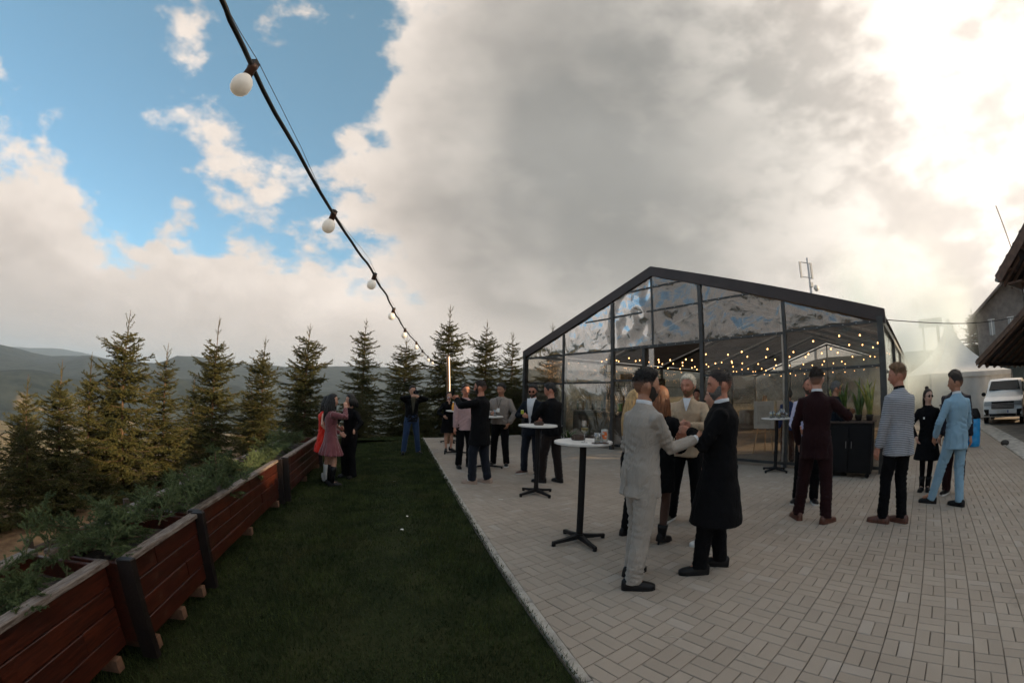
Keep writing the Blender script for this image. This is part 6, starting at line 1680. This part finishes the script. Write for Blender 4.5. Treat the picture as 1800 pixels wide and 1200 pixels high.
# cloths and leathers
F_GREY = fabric('warm_grey_suiting', (.33, .295, .26)); F_BLACKC = fabric('black_wool', (.0045, .0045, .0055), sheen=.0); F_BLACKT = fabric('black_trouser', (.004, .004, .005), sheen=.0)
F_BEIGE = fabric('beige_overshirt', (.46, .34, .23), weave=300); F_MAROON = fabric('dark_maroon_suiting', (.020, .0065, .0075), sheen=.03); F_NAVY = fabric('navy_knit', (.006, .009, .015), sheen=.03)
F_STRIPE = stripe_fabric(); F_BLUE = fabric('light_blue_suiting', (.25, .40, .52)); F_DENIM = fabric('blue_denim', (.020, .042, .095)); F_PINK = fabric('dusty_pink_satin', (.165, .050, .058), rough=.5, sheen=.3)
F_RED = fabric('bright_red_cloth', (.62, .025, .012), rough=.5); F_WHITE = fabric('white_shirting', (.66, .67, .70)); F_LILAC = fabric('pale_lilac_shirting', (.52, .50, .66)); F_GREYB = fabric('stone_grey_bomber', (.235, .20, .175))
F_PINKS = fabric('pale_pink_shirting', (.45, .30, .30)); F_TIGHT = fabric('sheer_dark_tights', (.075, .040, .030), rough=.6); F_KHAKI = fabric('olive_tee', (.07, .065, .045)); F_DBLUE = fabric('dark_blue_trouser', (.011, .014, .022)); F_SHIRTB = fabric('strong_blue_shirt', (.035, .07, .24))
L_BLACK = mat('black_leather', (.005, .005, .006), .45, vary=.2, spec=.25); L_BROWN = mat('brown_leather', (.085, .030, .018), .4, vary=.3, vscale=30); L_WHITE = mat('white_leather', (.66, .66, .65), .5, vary=.06); L_SAND = mat('sand_suede', (.34, .25, .20), .8); L_OLIVE = mat('olive_suede', (.075, .062, .042), .8)
L_SOLE = mat('white_rubber', (.62, .61, .58), .7, vary=.08)
def tr_(m, **k): return dict(kind='trousers', mat=m, **k)
DERBY = dict(mat=L_BLACK); V = Vector

# -- the near group
person('man in warm grey suit reaching out, back turned to the camera', (1.08, 3.22, 0), 74, 1.78, look=16, nod=4, lean=.02, feet=((-.12, .06, -.25), (.12, -.08, .45)),
       hands=((-.21, .17, .92), (.17, .40, 1.20)), poles=(V((-.9, -.5, -.2)), V((-.1, -.5, -1.))), hdir=(None, (.1, .95, .12)),
       top=dict(kind='jacket', mat=F_GREY, zb=.76, flare=.10, under=F_WHITE, cuff=F_WHITE, vent=True, name='jacket'), bottom=tr_(F_GREY, lw=1.0, hem=.05), shoes=DERBY, hair='black', style='quiff', beard='dark', skin='tan', vox=.0085)
person('man in long black overcoat with cropped hair, facing the grey suit', (1.82, 3.29, 0), -58, 1.79, look=-20, nod=8, feet=((-.11, .10, -.35), (.12, -.06, .0)),
       hands=((-.05, .25, 1.24), (.10, .27, 1.18)), poles=(V((-.8, -.4, -.5)), V((.8, -.4, -.5))), hdir=((.35, .9, .1), (-.3, .9, .1)),
       top=dict(kind='coat', mat=F_BLACKC, zb=.46, flare=.15, ease=.045, under=F_WHITE, name='overcoat', slw=1.12), bottom=tr_(F_BLACKT), shoes=DERBY, hair='dark', style='crop', beard='grey', skin='red', vox=.0085)
person('man with bleached hair in beige overshirt, facing the camera', (2.19, 4.79, 0), 214, 1.82, look=12, nod=6, feet=((-.17, .02, -.35), (.15, .03, .3)),
       hands=((-.06, .27, 1.17), (.05, .28, 1.19)), poles=(V((-1, -.2, -.4)), V((1, -.2, -.4))), hdir=((.8, .5, .1), (-.8, .5, .1)),
       top=dict(kind='shirt', mat=F_BEIGE, zb=.80, ease=.032, under=F_BEIGE, veemat=F_WHITE, vee=(1.34, .045), name='overshirt', slw=1.12, disp=.02), bottom=tr_(F_BLACKT, lw=1.02), shoes=dict(mat=L_OLIVE, style='sneaker', sole=L_SOLE), hair='platinum', style='short', beard='light_brown', skin='red', vox=.0085)
person('auburn-haired woman in short black dress, back to the camera', (1.56, 4.12, 0), 35, 1.66, look=20, feet=((-.08, .0, -.2), (.09, .03, .3)), hands=((-.14, .26, 1.08), (.20, .20, 1.05)),
       top=dict(kind='dress', mat=F_BLACKC, zb=.62, flare=.10, ease=.026, collar=False, name='dress'), bottom=dict(kind='tights', mat=F_TIGHT), shoes=dict(mat=L_BLACK, style='heel', shaft=.16), hair='auburn', style='long', female=True, skin='fair', vox=.010)
person('long-haired blonde woman mostly hidden behind the grey suit', (1.37, 4.36, 0), 75, 1.63, look=15, feet=((-.08, .0, -.2), (.09, .03, .2)), top=dict(kind='jacket', mat=F_BLACKC, zb=.72, collar=False), bottom=tr_(F_BLACKT), shoes=DERBY, hair='blond', style='long', female=True, skin='fair')
person('guest in white sneakers hidden behind the black overcoat', (2.14, 3.98, 0), -70, 1.68, feet=((-.10, .06, -.3), (.10, -.04, .1)), top=dict(kind='jacket', mat=F_BLACKC, zb=.76), bottom=tr_(F_BLACKT, hem=.07), shoes=dict(mat=L_WHITE, style='sneaker', sole=L_SOLE), hair='dark', style='short', skin='fair')
# -- right of the middle
person('tall man in dark maroon suit seen from behind, glass in hand', (3.72, 4.16, 0), 46, 1.88, look=6, nod=-2, feet=((-.16, .06, -.55), (.17, -.02, .62)), hands=((-.22, .12, .88), (.27, .31, 1.24)), poles=(V((-.8, -.6, -.2)), V((.8, -.35, -.6))), hdir=(None, (.1, .95, .15)),
       top=dict(kind='jacket', mat=F_MAROON, zb=.74, flare=.08, under=F_WHITE, vent=True, name='jacket'), bottom=tr_(F_MAROON, lw=1.0, hem=.06), shoes=dict(mat=L_BROWN), hair='dark', style='crop', skin='fair', vox=.0095)
person('smiling bearded man in lilac shirt behind the maroon suit', (4.27, 4.95, 0), 222, 1.81, look=-6, nod=5, feet=((-.12, .0, -.3), (.12, .02, .3)), hands=((-.16, .22, 1.0), (.14, .25, 1.05)),
       top=dict(kind='shirt', mat=F_LILAC, zb=.82, ease=.03, name='shirt'), bottom=tr_(F_BLACKT), shoes=dict(mat=L_BLACK, style='sneaker', sole=L_SOLE), hair='dark', style='bald', beard='brown', skin='red')
person('grey-haired man in navy pullover and spectacles holding a white cup', (6.26, 6.43, 0), 118, 1.78, look=-6, nod=8, feet=((-.13, .0, -.1), (.12, .06, .25)), hands=((.02, .30, 1.20), (.20, .14, .92)), poles=(V((-.9, -.3, -.5)), V((.9, -.6, -.3))),
       top=dict(kind='jacket', mat=F_NAVY, zb=.78, ease=.03, name='pullover'), bottom=tr_(F_DBLUE, lw=1.05), shoes=DERBY, hair='grey', style='short', skin='tan', extras=('glasses',))
person('big man in black and white striped jacket looking left', (4.55, 3.52, 0), 4, 1.88, look=-44, nod=6, feet=((-.10, .08, -.55), (.10, -.04, -.25)), hands=((-.25, .10, .80), (.25, .08, .84)), poles=(V((-.6, -.9, 0)), V((.6, -.9, 0))),
       top=dict(kind='jacket', mat=F_STRIPE, zb=.77, flare=.09, ease=.036, under=F_BLACKC, vent=True, name='jacket', slw=1.08), bottom=tr_(F_BLACKT, lw=.92), shoes=dict(mat=L_BROWN), hair='light_brown', style='quiff', skin='red', vox=.0095)
person('woman in black coat and round sunglasses with hair in a bun', (6.42, 4.34, 0), 236, 1.57, look=-34, feet=((-.05, .0, -.1), (.06, .03, .2)), hands=((-.22, .10, .94), (.22, .10, .94)), poles=(V((-1, -.4, 0)), V((1, -.4, 0))),
       top=dict(kind='coat', mat=F_BLACKC, zb=.55, flare=.22, ease=.026, name='coat'), bottom=dict(kind='tights', mat=F_BLACKT), shoes=dict(mat=L_BLACK, shaft=.2), hair='dark', style='bun', female=True, skin='pale', extras=('sunglasses', 'badge'))
person('dark-haired man in black quilted coat behind the light blue suit', (6.50, 3.85, 0), 250, 1.80, look=30, nod=10, feet=((-.1, .0, -.2), (.1, .02, .2)), top=dict(kind='coat', mat=fabric('quilted_black', (.016, .013, .020), rough=.5), zb=.62, ease=.04, name='quilted_coat', disp=.03, dsc=.07), bottom=tr_(F_MAROON), shoes=dict(mat=L_BLACK, style='sneaker', sole=L_SOLE), hair='dark', style='wavy', skin='tan')
person('man in light blue suit with one foot forward, hand in pocket', (5.84, 3.48, 0), 18, 1.76, look=-52, nod=4, sway=.03, feet=((-.14, .30, -.75), (.12, -.05, -.35)), hands=((-.23, .16, .92), (.22, .12, .88)), poles=(V((-.9, -.7, 0)), V((.8, -.8, 0))),
       top=dict(kind='jacket', mat=F_BLUE, zb=.77, flare=.07, under=F_WHITE, vent=True, name='jacket'), bottom=tr_(F_BLUE, lw=.92), shoes=DERBY, hair='dark', style='crop', skin='tan', vox=.0095)
# -- lawn
zl = lambda x, y: lawn_z(x, y) - .02
person('man in jeans holding a camera up to his face on the lawn', (-2.48, 10.25, zl(-2.48, 10.25)), 152, 1.72, look=0, nod=4, lean=-.04, feet=((-.20, .0, -.3), (.20, .03, .3)), hands=((-.09, .26, 1.50), (.09, .26, 1.50)), poles=(V((-1, .1, -.1)), V((1, .1, -.1))),
       top=dict(kind='jacket', mat=F_BLACKC, zb=.84, under=F_KHAKI, vee=(1.02, .07), name='jacket'), bottom=tr_(F_DENIM, lw=1.0), shoes=dict(mat=L_BLACK), hair='dark', style='short', skin='fair', group='guests on the lawn')
person('woman in dusty pink pleated dress and black boots, hand to her face', (-3.10, 6.79, zl(-3.1, 6.79)), 52, 1.60, look=22, feet=((-.07, .0, -.1), (.08, .02, .2)), hands=((-.10, .20, 1.00), (.16, .22, 1.50)), poles=(V((-.7, -.6, -.3)), V((1, .3, -.5))), hdir=(None, (-.3, .1, 1)),
       top=dict(kind='dress', mat=F_PINK, zb=.60, flare=.34, ease=.020, collar=False, name='dress', pleat=(15, .09), disp=.008), bottom=None, shoes=dict(mat=L_BLACK, shaft=.36), hair='black', style='long', female=True, skin='fair', group='guests on the lawn')
person('short-haired woman in black suit facing the pink dress', (-3.02, 7.45, zl(-3.02, 7.45)), 205, 1.58, look=25, nod=4, feet=((-.10, .0, -.1), (.09, .04, .2)), hands=((-.36, .22, 1.02), (.12, .26, 1.12)), poles=(V((-1, -.3, -.3)), V((1, -.3, -.3))), hdir=((-.7, .5, 0), None),
       top=dict(kind='jacket', mat=F_BLACKC, zb=.70, name='jacket'), bottom=tr_(F_BLACKT, lw=1.15, flare=1.15, hem=.04), shoes=dict(mat=L_BLACK, style='heel'), hair='black', style='bob', female=True, skin='fair', group='guests on the lawn')
person('woman in red with white lace sleeves and white boots, half hidden by the pink dress', (-3.36, 7.12, zl(-3.36, 7.12)), 80, 1.56, look=30, feet=((-.10, -.02, -.1), (.14, .06, .3)), hands=((-.06, .30, 1.12), (.34, .20, 1.02)), poles=(V((-.8, -.4, -.5)), V((.9, -.2, -.4))),
       top=dict(kind='dress', mat=F_RED, zb=.62, flare=.26, ease=.05, collar=False, name='dress', disp=.04, dsc=.12, sleeveless=True), bottom=None, shoes=dict(mat=L_WHITE, style='heel', shaft=.34), hair='black', style='long', female=True, skin='fair', group='guests on the lawn')
# -- far tables
person('man in long black jacket and sand sneakers taking a photo', (-.52, 7.1, 0), -74, 1.78, look=0, nod=2, feet=((-.12, .08, -.15), (.10, -.12, .1)), hands=((-.06, .40, 1.42), (.06, .42, 1.42)), poles=(V((-1, .0, -.6)), V((1, .0, -.6))),
       top=dict(kind='coat', mat=F_BLACKC, zb=.66, flare=.05, ease=.045, name='jacket', slw=1.15), bottom=tr_(F_DBLUE, lw=1.05), shoes=dict(mat=L_SAND, style='sneaker', sole=L_SAND, stripe=L_WHITE), hair='dark', style='crop', beard='dark', skin='red', extras=('glasses',))
person('man in pink shirt and spectacles behind the black jacket', (-.93, 8.5, 0), 150, 1.72, look=10, feet=((-.13, .0, -.2), (.12, .02, .2)), top=dict(kind='shirt', mat=F_PINKS, zb=.80, ease=.03, name='shirt'), bottom=tr_(F_BLACKT), shoes=DERBY, hair='dark', style='short', skin='red', extras=('glasses',))
person('man in stone grey bomber jacket with lanyard at the far table', (-.20, 8.87, 0), 196, 1.77, look=10, nod=12, feet=((-.15, .0, -.25), (.14, .0, .25)), hands=((-.22, .12, .92), (.10, .28, 1.13)), poles=(V((-1, -.4, 0)), V((.9, -.3, -.5))),
       top=dict(kind='shirt', mat=F_GREYB, zb=.90, ease=.045, name='bomber_jacket', slw=1.2, disp=.022), bottom=tr_(F_BLACKT), shoes=dict(mat=L_BLACK, style='sneaker', sole=L_SOLE), hair='black', style='short', skin='tan', extras=('lanyard',))
person('woman in black dress and heels drinking from a glass', (-1.60, 10.7, 0), 162, 1.55, look=0, nod=-4, feet=((-.10, .0, -.7), (.06, .06, .2)), hands=((.02, .20, 1.42), (.18, .24, 1.05)), poles=(V((-.9, .2, -.8)), V((.8, -.4, -.4))), hdir=((.3, .3, .9), None),
       top=dict(kind='dress', mat=F_BLACKC, zb=.56, flare=.20, ease=.022, collar=False, name='dress'), bottom=None, shoes=dict(mat=L_BLACK, style='heel'), hair='dark', style='ponytail', female=True, skin='fair')
person('man in dark blazer, open white shirt and sunglasses at the second table', (.44, 8.05, 0), 206, 1.75, look=-8, nod=12, feet=((-.12, .0, -.2), (.13, .06, .5)), hands=((-.20, .14, .86), (.06, .30, 1.16)), poles=(V((-1, -.5, 0)), V((.9, -.3, -.5))),
       top=dict(kind='jacket', mat=F_NAVY, zb=.76, under=F_WHITE, vee=(.92, .085), name='blazer'), bottom=tr_(F_DBLUE), shoes=dict(mat=L_BROWN, style='sneaker', sole=L_SOLE), hair='black', style='short', beard='dark', skin='red', extras=('sunglasses',))
person('man in black bomber leaning to the second table, back to us', (.74, 7.28, 0), -42, 1.77, look=-30, nod=16, lean=.06, feet=((-.12, .10, -.5), (.14, -.08, .1)), hands=((-.10, .34, 1.12), (.12, .34, 1.08)), poles=(V((-.9, -.3, -.5)), V((.9, -.3, -.5))),
       top=dict(kind='jacket', mat=F_BLACKC, zb=.84, ease=.04, name='bomber', slw=1.15), bottom=tr_(fabric('brown_black_trouser', (.016, .011, .010)), lw=1.05), shoes=DERBY, hair='black', style='short', skin='red')
# -- inside the tent
GI = 'people inside the tent'
p = tp(7.35, 1.75); person('bartender in black with a cap behind the bar', (p[0], p[1], 0), 215, 1.76, nod=14, hands=((-.12, .30, 1.12), (.12, .30, 1.12)), top=dict(kind='shirt', mat=F_BLACKC, zb=.8, name='shirt'), bottom=tr_(F_BLACKT), shoes=DERBY, hair='dark', style='short', skin='tan', extras=('cap',), group=GI)
p = tp(4.9, .9); person('dark-clothed guest standing in the tent doorway', (p[0], p[1], 0), 210, 1.72, nod=8, top=dict(kind='jacket', mat=F_BLACKC, zb=.76, name='jacket'), bottom=tr_(F_BLACKT), shoes=DERBY, hair='dark', style='short', skin='red', group=GI)
p = tp(2.25, .65); person('guest in strong blue shirt just inside the tent front', (p[0], p[1], 0), 20, 1.66, nod=4, top=dict(kind='shirt', mat=F_SHIRTB, zb=.8, name='shirt'), bottom=tr_(fabric('rust_trouser', (.09, .03, .02))), shoes=DERBY, hair='dark', style='short', skin='fair', group=GI)
p = tp(1.7, 4.2); person('guest in black farther inside the tent, right of the lights', (p[0], p[1], 0), 200, 1.74, top=dict(kind='jacket', mat=F_BLACKC, zb=.76, name='jacket'), bottom=tr_(F_BLACKT), shoes=DERBY, hair='dark', style='short', skin='fair', group=GI)

# ------------------------------------------------------------------ things people hold
def rel(pos, az, h, q):
    s = h / 1.75; v = rotz(-R(az)) @ Vector(q) * s; return (pos[0] + v.x, pos[1] + v.y, pos[2] + v.z)
tumbler(*rel((3.72, 4.16, 0), 46, 1.88, (.25, .41, 1.23)), 'whisky tumbler held by the man in maroon', .09, .036)
x, y, z = rel((6.26, 6.43, 0), 118, 1.78, (.03, .40, 1.19))
o = thing('coffee_cup', 'white coffee cup held by the grey-haired man', 'cup', (x, y, z)); m = MB(); m.lathe([(.022, 0), (.036, .03), (.040, .06), (.037, .06), (.030, .02), (.001, .012)], seg=20); m.build('bowl', M_WHITE, o, True); m = MB(); m.tube([(.038, 0, .05), (.058, 0, .045), (.055, 0, .022), (.034, 0, .018)], .004, 6); m.build('handle', M_WHITE, o, True)
x, y, z = rel((-2.48, 10.25, zl(-2.48, 10.25)), 152, 1.72, (0, .33, 1.56)); o = thing('camera', 'small dark camera held up by the man in jeans', 'camera', (x, y, z), -R(152)); m = MB(); m.cbox((.13, .05, .08), .006); m.build('camera_body', M_BLACK, o); m = MB(); m.tube([(0, .02, .04), (0, .08, .04)], [.03, .032], 16); m.build('lens', M_BLACK, o); m = MB(); m.cbox((.05, .035, .02), .004); m.build('viewfinder', M_BLACK, o).location = (0, 0, .078)
x, y, z = rel((-.52, 7.1, 0), -74, 1.78, (0, .50, 1.46)); o = thing('smartphone', 'phone held up by the man in the long black jacket', 'phone', (x, y, z), R(74)); m = MB(); m.cbox((.075, .009, .15), .002); m.build('case', M_BLACK, o); m = MB(); m.box((0, -.006, .075), (.066, .002, .14)); m.build('screen', mat('phone_glass', (.01, .01, .012), .08), o)
x, y, z = rel((-1.60, 10.7, 0), 162, 1.55, (.05, .22, 1.50)); tumbler(x, y, z, 'glass of red drink at the lips of the woman in black', .10, .03, M_RED)
x, y, z = rel((.44, 8.05, 0), 206, 1.75, (.03, .42, 1.20)); o = thing('yellow_lighter', 'small yellow-green packet in the hand of the man with sunglasses', 'packet', (x, y, z), .4); m = MB(); m.cbox((.05, .02, .07), .003); m.build('packet_body', mat('yellow_green_card', (.45, .50, .05), .5), o); m = MB(); m.box((0, 0, .072), (.046, .016, .006)); m.build('flap', M_WHITE, o)

bpy.data.scenes.remove(WORK)
